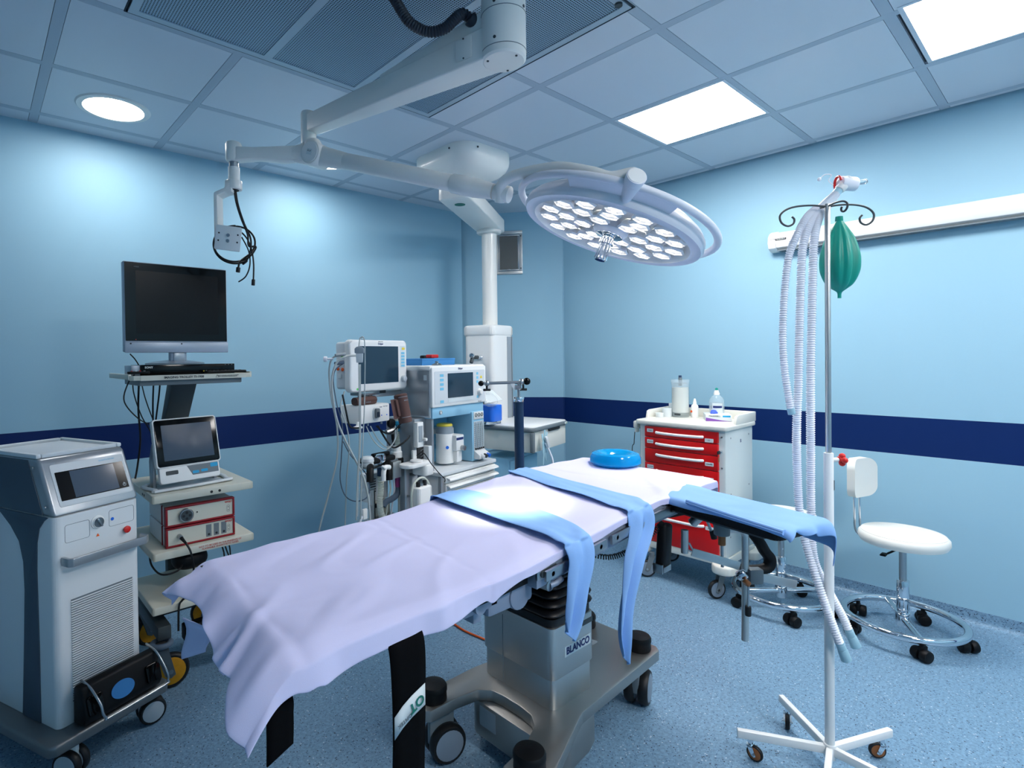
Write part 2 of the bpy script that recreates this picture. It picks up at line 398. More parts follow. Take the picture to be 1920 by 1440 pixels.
def caster(parent, x, y, r, w, z_top, wheel='black_rubber', hub='grey_wheel', fork='mid_grey', rz=0, twin=False, name='caster', trail=0.0, hk=0.78):
    a = radians(rz); M = T(x, y, 0) @ RZ(rz)
    f = MB(); q = MB()
    off = trail
    f.cyl((0, 0, z_top - 0.02), (0, 0, z_top), r * 0.32, fork, seg=16)
    if twin:
        f.box((-w * 0.18, -r * 0.5 + off, r * 0.9), (w * 0.18, r * 0.9 + off, z_top - 0.012), fork, 0.006)
        offs = (-w * 0.36, w * 0.36); ww = w * 0.26
    else:
        f.prism([(-r * .34, z_top - 0.02), (r * .34, z_top - 0.02), (r * .25 + off, r * .8), (off, r * .62), (-r * .3 + off, r * .8)], -w / 2 - 0.004, -w / 2 + 0.0, fork, M=Matrix(((0, 0, 1, 0), (1, 0, 0, 0), (0, 1, 0, 0), (0, 0, 0, 1))))
        f.prism([(-r * .34, z_top - 0.02), (r * .34, z_top - 0.02), (r * .25 + off, r * .8), (off, r * .62), (-r * .3 + off, r * .8)], w / 2, w / 2 + 0.004, fork, M=Matrix(((0, 0, 1, 0), (1, 0, 0, 0), (0, 1, 0, 0), (0, 0, 0, 1))))
        f.box((-w / 2 - 0.004, -r * .34, z_top - 0.026), (w / 2 + 0.004, r * .34, z_top - 0.018), fork)
        f.cyl((-w / 2 - 0.008, off, r), (w / 2 + 0.008, off, r), r * 0.12, 'steel', seg=10)
        offs = (0,); ww = w / 2 - 0.002
    for ox in offs:
        Mw = T(ox, off, r) @ RY(90)
        q.lathe([(0, -ww), (r * .62, -ww), (r * .64, -ww * .9), (r * .66, -ww), (r * .9, -ww), (r * .98, -ww * .6), (r, 0), (r * .98, ww * .6), (r * .9, ww), (r * .66, ww), (r * .64, ww * .9), (r * .62, ww), (0, ww)], wheel, Mw, 28)
        for sgn in (-1, 1): q.lathe([(0, ww * 1.14 * sgn), (r * hk * .9, ww * 1.10 * sgn), (r * hk, ww * 1.0 * sgn)], hub, Mw, 24, cap=False)
    off = OFF.get(parent.name)
    if off: f.v = [v + off for v in f.v]
    fo = f.build(name, parent); OFF.pop(fo.name, None); wo = q.build('wheel', fo)
    fo.matrix_local = (Matrix.Translation(-off) if off else Matrix()) @ M
    return fo

# ================================================================== ROOM
XR, YL = 3.94, 3.77
DA, DB = Vector((3.333, 3.77, 0)), Vector((3.94, 3.018, 0))      # the slanted wall across the far corner
X0, Y0 = -1.6, -1.9                                               # walls behind the camera
struct(MB().box((X0 - .1, Y0 - .1, -0.1), (XR + .1, YL + .1, 0), 'floor_vinyl'), 'floor')
def wall(name, a, b, t=0.1):
    a = Vector(a); b = Vector(b); d = (b - a).normalized(); n = Vector((d.y, -d.x))   # outward to the right of a->b
    q = [a, b, b + n * t, a + n * t]
    struct(MB().prism([(p.x, p.y) for p in q][::-1], 0, CEIL + 0.1, 'wall_paint'), name)
wall('wall_left', (3.333, YL), (X0, YL), -0.1)
wall('wall_right', (XR, Y0), (XR, 3.018), 0.1)
wall('wall_corner', (3.94, 3.018), (3.333, 3.77), 0.1)
wall('wall_back', (X0, Y0), (XR, Y0), 0.1)
wall('wall_near', (X0, YL), (X0, Y0), -0.1)
# coved skirting: the floor vinyl turned up the wall
def baseboard(name, a, b, n):
    a = Vector(a); b = Vector(b); n = Vector(n); prof = [(0.0, 0.072), (0.004, 0.072), (0.004, 0.03)] + [(0.004 + 0.026 * (1 - cos(t)), 0.03 - 0.0285 * sin(t)) for t in [pi / 2 * k / 6 for k in range(1, 7)]] + [(0.034, 0.0), (0, 0)]
    vs = []; fs = []
    for p in (a, b):
        for q in prof: vs.append((p.x + n.x * q[0], p.y + n.y * q[0], q[1]))
    k = len(prof)
    for i in range(k): fs.append((i, (i + 1) % k, k + (i + 1) % k, k + i))
    fs.append(tuple(range(k))[::-1]); fs.append(tuple(range(k, 2 * k)))
    struct(MB().add(vs, fs, 'floor_vinyl'), name)
baseboard('baseboard_left', (3.333, YL), (X0, YL), (0, -1))
baseboard('baseboard_right', (XR, Y0), (XR, 3.018), (-1, 0))
dn = Vector((-(DB - DA).y, (DB - DA).x)).normalized(); dn = -dn if dn.x > 0 else dn
baseboard('baseboard_corner', (3.333, YL), (XR, 3.018), dn)
# ceiling: tiles in a wide bar grid
GX = [0.265 + 0.6 * k - 1.8 for k in range(10)]; GY = [0.502 + 0.604 * k - 2.416 for k in range(10)]
HOLES = [(2.67, 3.27, 1.10, 1.70), (2.67, 3.27, -0.1, 0.5), (0.44, 1.87, 1.09, 2.30), (0.865, 1.465, -1.3, -0.7), (2.67, 3.27, -1.3, -0.7)]
ce = MB(); ce.box((X0 - .1, Y0 - .1, CEIL + 0.012), (XR + .1, YL + .1, CEIL + 0.1), 'ceiling_gap')
xs = sorted([X0] + GX + [XR]); ys = sorted([Y0] + GY + [YL]); g = 0.021
xs = [x for x in xs if X0 <= x <= XR]; ys = [y for y in ys if Y0 <= y <= YL]
def cut(rects, h):
    out = []
    for x0, x1, y0, y1 in rects:
        hx0, hx1, hy0, hy1 = h
        if hx0 >= x1 or hx1 <= x0 or hy0 >= y1 or hy1 <= y0: out.append((x0, x1, y0, y1)); continue
        if y0 < hy0: out.append((x0, x1, y0, hy0))
        if y1 > hy1: out.append((x0, x1, hy1, y1))
        a, b = max(y0, hy0), min(y1, hy1)
        if x0 < hx0: out.append((x0, hx0, a, b))
        if x1 > hx1: out.append((hx1, x1, a, b))
    return out
for i in range(len(xs) - 1):
    for j in range(len(ys) - 1):
        r = (xs[i] + g, xs[i + 1] - g, ys[j] + g, ys[j + 1] - g)
        rs = [r]
        for h in HOLES: rs = cut(rs, h)
        for q in rs:
            if q[1] - q[0] > 0.01 and q[3] - q[2] > 0.01: ce.box((q[0], q[2], CEIL), (q[1], q[3], CEIL + 0.02), 'ceiling_tile')
gb = g - 0.0018
for x in GX:
    if X0 < x < XR:
        for q in cut(cut([(x - gb, x + gb, Y0, YL)], HOLES[2]), (0, 0, 0, 0)): ce.box((q[0], q[2], CEIL - 0.0005), (q[1], q[3], CEIL + 0.02), 'ceiling_bar')
for y in GY:
    if Y0 < y < YL:
        for i in range(len(xs) - 1):
            for q in cut([(xs[i] + gb, xs[i + 1] - gb, y - gb, y + gb)], HOLES[2]): ce.box((q[0], q[2], CEIL - 0.0003), (q[1], q[3], CEIL + 0.02), 'ceiling_bar')
struct(ce, 'ceiling')
# seam beads where the wall sheets meet at the slanted wall
for n, p in ((1, DA), (2, DB)):
    struct(MB().cyl((p.x + dn.x * .001, p.y + dn.y * .001, 0.07), (p.x + dn.x * .001, p.y + dn.y * .001, CEIL), 0.0035, 'wall_paint', seg=8), 'trim_%d' % n)

# air canopy of perforated panels
cn = thing('air_canopy', (1.155, 1.70, CEIL), 'large perforated metal air supply panel set into ceiling above the lamp boom', 'air vent')
OFF[cn.name] = Vector((1.155, 1.70, CEIL))
fr = MB()
for lo, hi in (((0.452, 2.262), (1.858, 2.292)), ((0.452, 1.10), (1.858, 1.13)), ((0.452, 1.13), (0.482, 2.262)), ((1.828, 1.13), (1.858, 2.262)), ((0.950, 1.13), (0.985, 2.262)), ((1.385, 1.13), (1.42, 2.262))):
    fr.box((lo[0], lo[1], CEIL - 0.004), (hi[0], hi[1], CEIL + 0.01), 'canopy_frame')
for lo, hi in (((0.441, 1.091), (0.446, 2.30)), ((1.864, 1.091), (1.869, 2.30)), ((0.446, 2.295), (1.864, 2.30)), ((0.446, 1.091), (1.864, 1.096))):
    fr.box((lo[0], lo[1], CEIL - 0.0015), (hi[0], hi[1], CEIL + 0.01), 'ceiling_gap')
fr.build('frame', cn)
for a, b in ((0.482, 0.950), (0.985, 1.385), (1.42, 1.828)): MB().box((a, 1.13, CEIL - 0.001), (b, 2.262, CEIL + 0.008), 'perforated').build('perforated_panel', cn)
sc = MB().cyl((1.80, 1.118, CEIL - 0.012), (1.80, 1.118, CEIL - 0.003), 0.014, 'dark_grey').build('locking_screw', cn)

# lit ceiling panels; the two behind the camera are unseen, added for fill
for x0, x1, y0, y1, lab in ((2.692, 3.222, 1.128, 1.680, 'square bright light panel in the ceiling above the red drawer cart'),
                            (2.645, 3.222, -0.08, 0.455, 'square bright light panel cut off by the top right picture corner'),
                            (0.89, 1.44, -1.275, -0.725, 'unseen square fill light panel added in the ceiling behind the camera, left'),
                            (2.692, 3.222, -1.275, -0.725, 'unseen square fill light panel added in the ceiling behind the camera, right')):
    t = thing('ceiling_light', ((x0 + x1) / 2, (y0 + y1) / 2, CEIL), lab, 'ceiling light', group='square ceiling light panels')
    OFF[t.name] = Vector(t.location); f = MB(); e = 0.016
    X = (x0 - e, x1 + e, y0 - e, y1 + e)
    for lo, hi in (((X[0], X[2]), (X[1], y0)), ((X[0], y1), (X[1], X[3])), ((X[0], y0), (x0, y1)), ((x1, y0), (X[1], y1))):
        f.box((lo[0], lo[1], CEIL - 0.002), (hi[0], hi[1], CEIL + 0.01), 'ceiling_tile')
    f.build('frame', t)
    MB().box((x0, y0, CEIL - 0.001), (x1, y1, CEIL + 0.006), 'panel_light' if y0 > 1 else 'side_panel_light' if y0 > -.5 else 'rear_left_fill_light' if x0 < 2 else 'rear_fill_light').build('diffuser', t)
    f = None
# round downlights
for dx, lab in ((0.565, 'round bright downlight in the ceiling over the left wall, in full view'), (1.765, 'round downlight in the ceiling hidden behind the lamp arm joint')):
    t = wthing('downlight', (dx, 3.22, CEIL), lab, 'ceiling light', 'round downlights')
    MB().lathe([(0.128, 0.0), (0.135, -0.008), (0.160, -0.006), (0.166, 0.0)], 'white_plastic', T(dx, 3.22, CEIL), 48, cap=False).build('rim', t)
    MB().lathe([(0, -0.002), (0.131, -0.002), (0.131, 0.0)], 'down_light', T(dx, 3.22, CEIL), 48).build('diffuser', t)

# wall vent on the slanted wall
ex = (DB - DA).normalized()
gc = DA + ex * ((Vector((3.642, 3.385, 0)) - DA).dot(ex)); ang = math.degrees(atan2(ex.y, ex.x))
t = thing('wall_vent', (gc.x + dn.x * .001, gc.y + dn.y * .001, 2.155), 'steel framed grey filter grille high on the slanted corner wall', 'vent', rz=ang)
w, h = 0.122, 0.385
f = MB()
for lo, hi in (((-w, 0), (w, .028)), ((-w, h - .028), (w, h)), ((-w, .028), (-w + .028, h - .028)), ((w - .028, .028), (w, h - .028))): f.box((lo[0], -0.012, lo[1]), (hi[0], 0.0, hi[1]), 'brushed_steel', 0.002)
for lo, hi in (((-w + .03, .032), (w - .03, .044)), ((-w + .03, h - .044), (w - .03, h - .032)), ((-w + .03, .044), (-w + .042, h - .044)), ((w - .042, .044), (w - .03, h - .044))): f.box((lo[0], -0.007, lo[1]), (hi[0], 0.0, hi[1]), 'steel', 0.001)
f.build('frame', t)
MB().box((-w + .042, -0.004, .044), (w - .042, 0, h - .044), 'filter_mesh').build('filter', t)
for z in (.05, h - .05): MB().cyl((w - .014, -0.016, z), (w - .014, -0.011, z), 0.006, 'dark_grey', seg=12).build('screw', t)
for z in (.034, h - .046): MB().box((-.012, -0.012, z), (.012, -0.006, z + .012), 'steel', 0.002).build('catch', t)

# wall lamp / rail unit on the right wall
t = wthing('wall_light', (3.90, 0.6, 2.08), 'long white wall light unit on the right wall behind the drip stand', 'wall light')
pr = [(3.94, 2.192), (3.925, 2.196), (3.895, 2.186), (3.868, 2.160), (3.862, 2.120), (3.872, 2.092), (3.905, 2.078), (3.94, 2.074)]
Mx = Matrix(((1, 0, 0, 0), (0, 0, 1, 0), (0, 1, 0, 0), (0, 0, 0, 1)))
MB().prism(pr, -0.75, 1.30, 'white_plastic', 0.003, Mx).build('housing', t)
MB().prism([(3.94, 2.198), (3.922, 2.201), (3.892, 2.190), (3.863, 2.163), (3.857, 2.120), (3.868, 2.089), (3.903, 2.074), (3.94, 2.070)], 1.30, 1.345, 'white_plastic', 0.004, Mx).build('end_cap', t)
MB().box((3.875, -0.74, 2.070), (3.936, 1.29, 2.078), 'mid_grey').build('lower_diffuser', t)
MB().box((3.8605, 1.24, 2.136), (3.862, 1.33, 2.148), 'ink').build('label_strip', t)
text('TRULIGHT', 0.011, T(3.8600, 1.272, 2.142) @ RZ(-90) @ RX(90), 'label', t, sx=1.1)

# thermostat on the left wall
t = wthing('thermostat', (1.21, 3.77, 1.41), 'small white wall thermostat with a lit display behind the television', 'thermostat')
MB().box((1.163, 3.742, 1.405), (1.255, 3.77, 1.487), 'white_plastic', 0.006).build('case', t)
MB().box((1.196, 3.7405, 1.448), (1.230, 3.743, 1.466), 'lcd_lit').build('display', t)

# ================================================================== OPERATING TABLE
tb = wthing('operating_table', (1.58, 1.34, 0), 'operating table with lilac sheet on a steel pedestal in the middle', 'operating table')
zb0, zb1 = 0.180, 0.222
poly = [(2.10, 1.145), (2.125, 1.17), (2.125, 1.51), (2.10, 1.535), (1.56, 1.55), (1.46, 1.565), (1.30, 1.567), (1.17, 1.567), (1.15, 1.545), (1.15, 1.48), (1.165, 1.465), (1.28, 1.462), (1.37, 1.445), (1.402, 1.41), (1.41, 1.36), (1.41, 1.28), (1.402, 1.225), (1.37, 1.185), (1.28, 1.145), (1.165, 1.13), (1.15, 1.11), (1.15, 1.03), (1.17, 1.01), (1.28, 1.02), (1.54, 1.118)]
base = MB(); base.prism(poly, zb0, zb1, 'steel_plate', 0.006)
base.prism([(1.37, 1.20), (1.41, 1.17), (1.47, 1.115), (1.60, 1.13), (1.66, 1.15), (1.66, 1.53), (1.60, 1.545), (1.44, 1.545), (1.37, 1.47)], 0.05, zb0, 'steel_plate', 0.012)
bs = base.build('base', tb)
MB().prism(rrect(-.04, -.035, .04, .035, .004), 0, 0.0006, 'label_grey', M=T(1.369, 1.40, .135) @ RZ(-90) @ RX(90)).build('type_label', bs)
f = MB()
f.prism(rrect(-.045, -.05, .045, .05, .008), 0, 0.0005, 'label_grey', M=T(1.93, 1.40, zb1)).build('symbol_label', bs)
for dx, dy in ((-.022, .022), (.018, .026), (.02, -.022)): MB().torus(0.012, 0.001, 'ink', T(1.93 + dx, 1.40 + dy, zb1 + .001), 20, 5).build('symbol', bs)
for cx, cy in ((1.215, 1.515), (1.215, 1.07), (2.055, 1.21), (2.055, 1.475)):
    MB().lathe([(0, 0), (.046, 0), (.048, .004), (.047, .03), (.049, .034), (.049, .046), (.044, .054), (.025, .058), (0, .059)], 'black_vinyl', T(cx, cy, zb1), 32).build('bumper_cap', bs)
for cx, cy, rz in ((1.255, 1.505, 75), (1.245, 1.075, 60), (2.055, 1.215, 110), (2.055, 1.475, 80)):
    caster(tb, cx, cy, 0.068, 0.075, zb0, 'black_rubber', 'grey_wheel', 'mid_grey', rz, twin=True)
# pedestal: two telescoping brushed boxes
pd = MB(); pd.prism(rrect(1.468, 1.186, 1.697, 1.514, .022), zb1 - .01, 0.36, 'brushed_steel', 0.003)
pdo = pd.build('pedestal', tb)
MB().prism(rrect(1.462, 1.180, 1.703, 1.520, .024), 0.325, 0.502, 'brushed_steel', 0.003).build('sleeve', pdo)
MB().prism(rrect(1.474, 1.192, 1.691, 1.508, .02), zb1, zb1 + .014, 'black_rubber').build('seal', pdo)
MB().cyl((1.4615, 1.41, 0.24), (1.4615, 1.41, 0.48), 0.0012, 'mid_grey', seg=6).build('seam', pdo)
MB().box((1.528, 1.1790, 0.388), (1.678, 1.1805, 0.424), 'label').build('name_plate', pdo)
text('BLANCO', 0.034, tface(1.603, 1.1786, 0.406), 'navy_ink', pdo, bold=0.0012, sx=0.98)
MB().box((1.630, 1.1788, 0.464), (1.690, 1.1800, 0.482), 'dark_grey').build('type_plate', pdo)
MB().box((1.612, 1.1788, 0.458), (1.627, 1.1800, 0.480), 'label').build('small_label', pdo)
bl = MB(); bl.prism(rrect(1.466, 1.184, 1.699, 1.516, .03), 0.500, 0.530, 'bellows_rubber', 0.005)
n = 7; z0, z1 = 0.530, 0.745
vs = []; fs = []; rings = []
for i in range(n * 6 + 1):
    u = i / (n * 6); z = z0 + (z1 - z0) * u; ph = (u * n) % 1.0; out = 0.022 * abs(sin(pi * ph)) ** 0.7 - 0.010 - 0.012 * u
    rings.append([(p[0], p[1], z) for p in rrect(1.466 - out, 1.184 - out, 1.699 + out, 1.516 + out, .045, 6)])
k = len(rings[0]); vs = [p for r in rings for p in r]
fs = [(i * k + j, i * k + (j + 1) % k, (i + 1) * k + (j + 1) % k, (i + 1) * k + j) for i in range(len(rings) - 1) for j in range(k)]
bl.add(vs, fs, 'bellows_rubber'); bl.build('bellows', tb)
def rise(x):      # the back section is raised a little towards the head
    u = min(1, max(0, (x - 0.95) / 0.95)); return 0.060 * u * u * (3 - 2 * u)
def lift(mb):
    n = 8
    mb.v = [v + Vector((0, 0, rise(v.x))) for v in mb.v]; return mb
# head mechanism, frame and side rails
hm = MB(); hm.box((1.40, 1.20, 0.742), (1.78, 1.50, 0.80), 'rail_grey', 0.01)
[hm.box((1.10 + .17 * q, 1.05, 0.765 + rise(1.1 + .17 * q)), (1.10 + .17 * (q + 1), 1.60, 0.79 + rise(1.1 + .17 * q)), 'dark_grey', 0.004) for q in range(6)]
hm.box((1.02, 1.035, 0.735), (1.20, 1.09, 0.80), 'rail_grey', 0.012); hm.box((1.02, 1.55, 0.735), (1.20, 1.605, 0.80), 'rail_grey', 0.012)
hm.cyl((1.14, 1.03, 0.765), (1.14, 1.095, 0.765), 0.04, 'rail_grey', bev=.004); hm.cyl((0.98, 1.02, .785), (0.98, 1.10, .785), .02, 'rail_grey')
hm.box((0.93, 1.035, 0.760), (1.06, 1.085, 0.80), 'rail_grey', 0.008); hm.box((0.97, 1.04, 0.735), (1.0, 1.08, 0.765), 'rail_grey', 0.004)
hm.build('tilt_head', tb)
for y0, y1 in ((0.988, 1.020), (1.620, 1.652)):
    r = MB()
    for q in range(11): r.box((1.16 + .09 * q, y0, 0.782), (1.16 + .09 * (q + 1), y1, 0.838), 'rail_grey')
    rr = lift(r).build('frame_side', tb)
    for a, b in ((1.18, 1.47), (1.50, 1.90), (1.93, 2.14)):
        yy = (y0 - .018, y0 - .010) if y0 < 1.3 else (y1 + .010, y1 + .018)
        q = MB()
        for z_ in range(4): q.box((a + (b - a) * z_ / 4, yy[0], 0.800), (a + (b - a) * (z_ + 1) / 4, yy[1], 0.828), 'steel')
        for xx in (a + .03, b - .03): q.cyl((xx, min(yy[0], y0), .814), (xx, max(yy[1], y1), .814), .007, 'steel', seg=10)
        lift(q).build('accessory_rail', rr)
lv = MB(); lv.cyl((1.215, 1.03, 0.785), (1.215, 0.985, 0.785), 0.016, 'steel', bev=.002); lv.tube([(1.215, .988, .785), (1.24, .984, .787), (1.268, .988, .79)], 0.008, 'rail_grey', seg=10)
lv.box((1.16, 0.985, 0.812), (1.245, 0.995, 0.842), 'steel', 0.003); lv.cyl((1.18, .98, .827), (1.18, .99, .827), .009, 'dark_grey', seg=14); lv.cyl((1.225, .98, .827), (1.225, .99, .827), .009, 'dark_grey', seg=14)
lv.build('clamp_lever', tb)
# black mattress in three sections
for a, b in ((0.475, 1.15), (1.16, 1.83), (1.84, 2.235)):
    mm = MB()
    for q in range(6): mm.box((a + (b - a) * q / 6, 1.012, 0.795 if a < 1 else 0.842), (a + (b - a) * (q + 1) / 6, 1.628, 0.852), 'black_vinyl')
    lift(mm).build('mattress', tb)
mt = MB(); mt.prism(rrect(0.50, 1.05, 1.10, 1.59, .02), 0.782, 0.797, 'dark_grey', 0.003); mt.build('leg_plate', tb)
# hand set on its coiled cord
hs = wthing('hand_control', (1.83, 0.985, 0.66), 'black hand control hanging from the table rail beside red cart', 'remote control')
MB().box((-.028, -.018, -.085), (.028, .018, .085), 'black_vinyl', 0.012, T(1.835, 0.98, 0.748) @ RY(7), 3).build('body', hs)
f = MB(); f.box((1.795, .958, .672), (1.845, .966, .692), 'steel', .002); f.box((1.79, .962, .668), (1.797, .998, .70), 'steel', .002); f.build('clip', hs)
pts = []; P, _ = catmull([Vector(p) for p in ((1.84, .985, .835), (1.79, 1.01, .79), (1.74, 1.05, .745), (1.68, 1.10, .72), (1.62, 1.16, .735))], 60)
for i, p in enumerate(P):
    a = i * 1.15; d = (P[min(i + 1, len(P) - 1)] - P[max(i - 1, 0)]).normalized(); u = d.cross(Vector((0, 0, 1))).normalized(); v = d.cross(u)
    pts.append(p + u * 0.0085 * cos(a) + v * 0.0085 * sin(a))
tag(MB().tube(pts, 0.0022, 'black_rubber', seg=5, smooth=1).build('coiled_cord'), 'black coiled cord running under the operating table to the hand control', 'cord')

# ---- lilac sheet over the table
def sheet():
    XE, XH, YN, YF = 0.468, 2.262, 0.992, 1.648
    def zt(x): 
        return 0.861 + rise(x)
    def hang_n(x):   # how far the near edge hangs
        if x < 0.50: return 0.055
        if x < 0.98: return 0.058 + 0.006 * sin(x * 17) - 0.01 * max(0, (x - .8) / .18)
        return 0.062 - 0.034 * min(1, (x - .98) / .12) + 0.004 * sin(x * 23) + 0.012 * math.exp(-((x - 2.1) / .1) ** 2)
    def hang_f(x): return 0.07 + 0.01 * sin(x * 9)
    us = [-1 + k / 10 for k in range(10)] + [k / 150 for k in range(151)] + [1 + k / 5 for k in range(1, 6)]
    P = []
    nv_top, nv_s = 56, 9
    for u in us:
        row = []
        for j in range(nv_top + 2 * nv_s + 1):
            if u < 0: x = XE
            elif u > 1: x = XH
            else: x = XE + (XH - XE) * u
            z = zt(x); y = 0; side = 0
            if j < nv_s: k = 1 - j / nv_s; y = YF; side = k * hang_f(x)
            elif j > nv_s + nv_top: k = (j - nv_s - nv_top) / nv_s; y = YN; side = k * hang_n(x)
            else: y = YF + (YN - YF) * (j - nv_s) / nv_top
            e = min(y - YN, YF - y)
            edge = 0
            if side == 0 and e < 0.03: edge = 0.010 * (1 - e / 0.03) ** 2
            dropE = 0
            if u < 0:
                k = -u; t = (YF - y) / (YF - YN)
                dlen = 0.082 + 0.016 * sin(t * 9.5 + 1.2) + 0.05 * max(0, t - .82) / .18
                dropE = dlen * (k ** 1.25); x = XE - dlen * 0.95 * k ** 0.8 - 0.010 * sin(t * 14 + k) * k
            elif u > 1:
                k = u - 1; dropE = 0.05 * k; x = XH + 0.012 * sin(min(1, k * 2) * pi / 2)
            if x < 0.9: x += 0.040 * ((y - YN) / (YF - YN)) * min(1, (0.9 - x) / .45)
            eu = x - XE
            edgeE = 0.008 * (1 - eu / .05) ** 2 if 0 <= eu < .05 and u >= 0 else 0
            dz = sqrt(dropE ** 2 + side ** 2) if side and dropE else dropE + side
            zz = z - edge - edgeE - dz
            if side:
                s = 1 if y > 1.3 else -1; q = side / 0.09
                amp = 0.010 if x < 1.0 else 0.004
                y += s * (0.004 + amp * noise.noise(Vector((x * 11, s * 3, 5))) * q * 1.6 + (0.006 * q if x < 1 else -0.004 * q))
                if u < 0 and s < 0: y -= 0.02 * (-u) * q
            # creases
            wr = 0
            fall = 1.0 if x < 1.0 else 0.55
            v = Vector((x * 2.2 + y * 2.6, y * 1.2 - x * 0.7, 0.3)); wr += 0.0085 * noise.noise(v * 2.1) * fall
            r = noise.noise(Vector((x * 1.5 + y * 6.5, y * 1.5, 2.7))); wr += 0.013 * max(0, 1 - abs(r) * 6) * max(0, noise.noise(Vector((x * 2.1, y * 2.1, 9))) + .15) * fall
            r = noise.noise(Vector((y * 5 - x * 3.6, x * 1.0, 7.7))); wr += 0.012 * max(0, 1 - abs(r) * 6) * max(0, noise.noise(Vector((x * 1.8, y * 2.8, 19))) + .1)
            if x > 1.95: wr += 0.006 * noise.noise(Vector((x * 9, y * 6, 4)))
            # fold creases left from the laundry
            wr -= 0.0025 * math.exp(-((x - 1.02 - (y - 1.3) * .12) / 0.006) ** 2)
            wr += 0.004
            e2 = noise.noise(Vector((x * 3.0 - y * 4.5, y * 2.2 + x, 31))); wr += 0.009 * max(0, 1 - abs(e2) * 6) * fall * max(0, 1 - (x - XE) / .9)
            if side: y += (-1 if y < 1.3 else 1) * wr * 1.3; zz -= 0
            elif u < 0:
                t = (YF - y) / (YF - YN); x -= wr * 2.2 * (-u); zz += wr * (1 + 2.0 * (-u)); zz += 0.010 * (-u) * sin(t * 16)
            else: zz += wr
            row.append((x, y, zz))
        P.append(row)
    return MB().grid(P, 'sheet')
sh = sheet().build('sheet', None, sharp=180, solid=0.003, sub=1)
tag(sh, 'lilac cotton sheet draped over the operating table', 'sheet')
# loose corner hanging behind the foot end
P = []
for i in range(8):
    row = []
    for j in range(7):
        u, v = i / 7, j / 6
        row.append((0.385 + 0.03 * v + 0.008 * sin(u * 5), 1.47 - 0.10 * v - 0.015 * u * (1 - v), 0.80 - (0.02 + 0.075 * (1 - 0.55 * v)) * u - 0.01))
    P.append(row)
tag(MB().grid(P, 'sheet').build('sheet_corner', None, sharp=180, solid=0.003), 'small corner of lilac cloth hanging under the foot end of the table', 'cloth')

# ---- blue drape strips
def strip(name, sections, m, n_w=12, label='', wav=0.006):
    """sections: (centre x, y, z, width, fold) rows across the table, strip lies along y"""
    P = []; pts, _ = catmull([Vector(s[:3]) for s in sections], 8); ww, _ = catmull([Vector((s[3], s[4], s[5])) for s in sections], 8)
    for i, p in enumerate(pts):
        w, sk, fd = ww[i]; row = []
        t = (pts[min(i + 1, len(pts) - 1)] - pts[max(i - 1, 0)]).normalized(); up = Vector((0, -t.z, t.y)).normalized()
        if up.z < 0 and abs(t.z) < .7: up = -up
        for j in range(n_w + 1):
            v = j / n_w - 0.5
            q = p + Vector((v * w, 0, 0)) + t * (v * sk) + up * (fd * sin(v * 9 + i * 0.10) + wav * noise.noise(Vector((v * 4, i * 0.13, len(label)))))
            row.append(q)
        P.append(row)
    return MB().grid(P, m).build(name, None, sharp=180, solid=0.004, sub=1)
d1 = strip('surgical_drape', [(1.40, 1.672, .80, .12, .0, .002), (1.39, 1.662, .868, .13, 0, .002), (1.39, 1.62, .904, .15, 0, .001), (1.39, 1.45, .903, .18, .0, .001), (1.375, 1.25, .902, .18, .02, .001), (1.35, 1.07, .901, .15, .02, .001), (1.335, 1.005, .894, .135, .0, .003), (1.330, .974, .885, .125, .0, .004), (1.320, .955, .84, .110, .02, .006), (1.290, .952, .76, .092, .03, .012), (1.268, .954, .68, .082, .05, .016), (1.258, .955, .640, .055, .05, .01)], 'blue_drape', label='one')
tag(d1, 'blue cloth strip across the table, the one nearer the foot end', 'drape', 'blue drape strips over the table')
d2 = strip('surgical_drape', [(1.86, 1.672, .86, .10, .0, .002), (1.83, 1.662, .918, .11, 0, .002), (1.80, 1.62, .932, .12, 0, .001), (1.76, 1.45, .931, .12, .0, .001), (1.72, 1.25, .930, .125, .03, .001), (1.69, 1.07, .928, .14, .03, .001), (1.68, 1.005, .922, .14, .0, .003), (1.672, .976, .910, .14, .0, .004), (1.655, .960, .85, .13, .02, .012), (1.585, .950, .77, .10, .03, .016), (1.535, .946, .66, .080, .05, .016), (1.520, .946, .56, .070, .05, .016), (1.535, .946, .470, .030, .05, .008)], 'blue_drape', label='twoo')
tag(d2, 'blue cloth strip across the table, the one nearer the head cushion', 'drape', 'blue drape strips over the table')
tag(MB().grid([[(1.06, 1.60, .82), (1.10, 1.60, .81)], [(1.055, 1.602, .76), (1.09, 1.602, .745)], [(1.075, 1.603, .70), (1.077, 1.603, .69)]], 'blue_drape').build('drape_corner', None, solid=.003), 'pointed blue cloth corner hanging at the far side of the table', 'drape')

# ---- gel head ring
t = wthing('head_ring', (2.235, 1.425, 0.90), 'translucent blue gel head ring at the head of the table', 'head rest')
M = T(2.225, 1.42, 0.033)
MB().lathe([(0.030, 0.903), (.046, 0.900), (.105, 0.899), (.113, 0.906), (.112, 0.930), (.104, 0.945), (.088, 0.951), (.070, 0.947), (.048, 0.935), (.034, 0.925), (.030, .915), (0.030, 0.903)], 'gel_blue', M, 48, cap=False).build('ring', t)
MB().lathe([(0, .915), (.031, .915), (.031, .905), (0, .905)], 'gel_blue', M, 32).build('membrane', t)

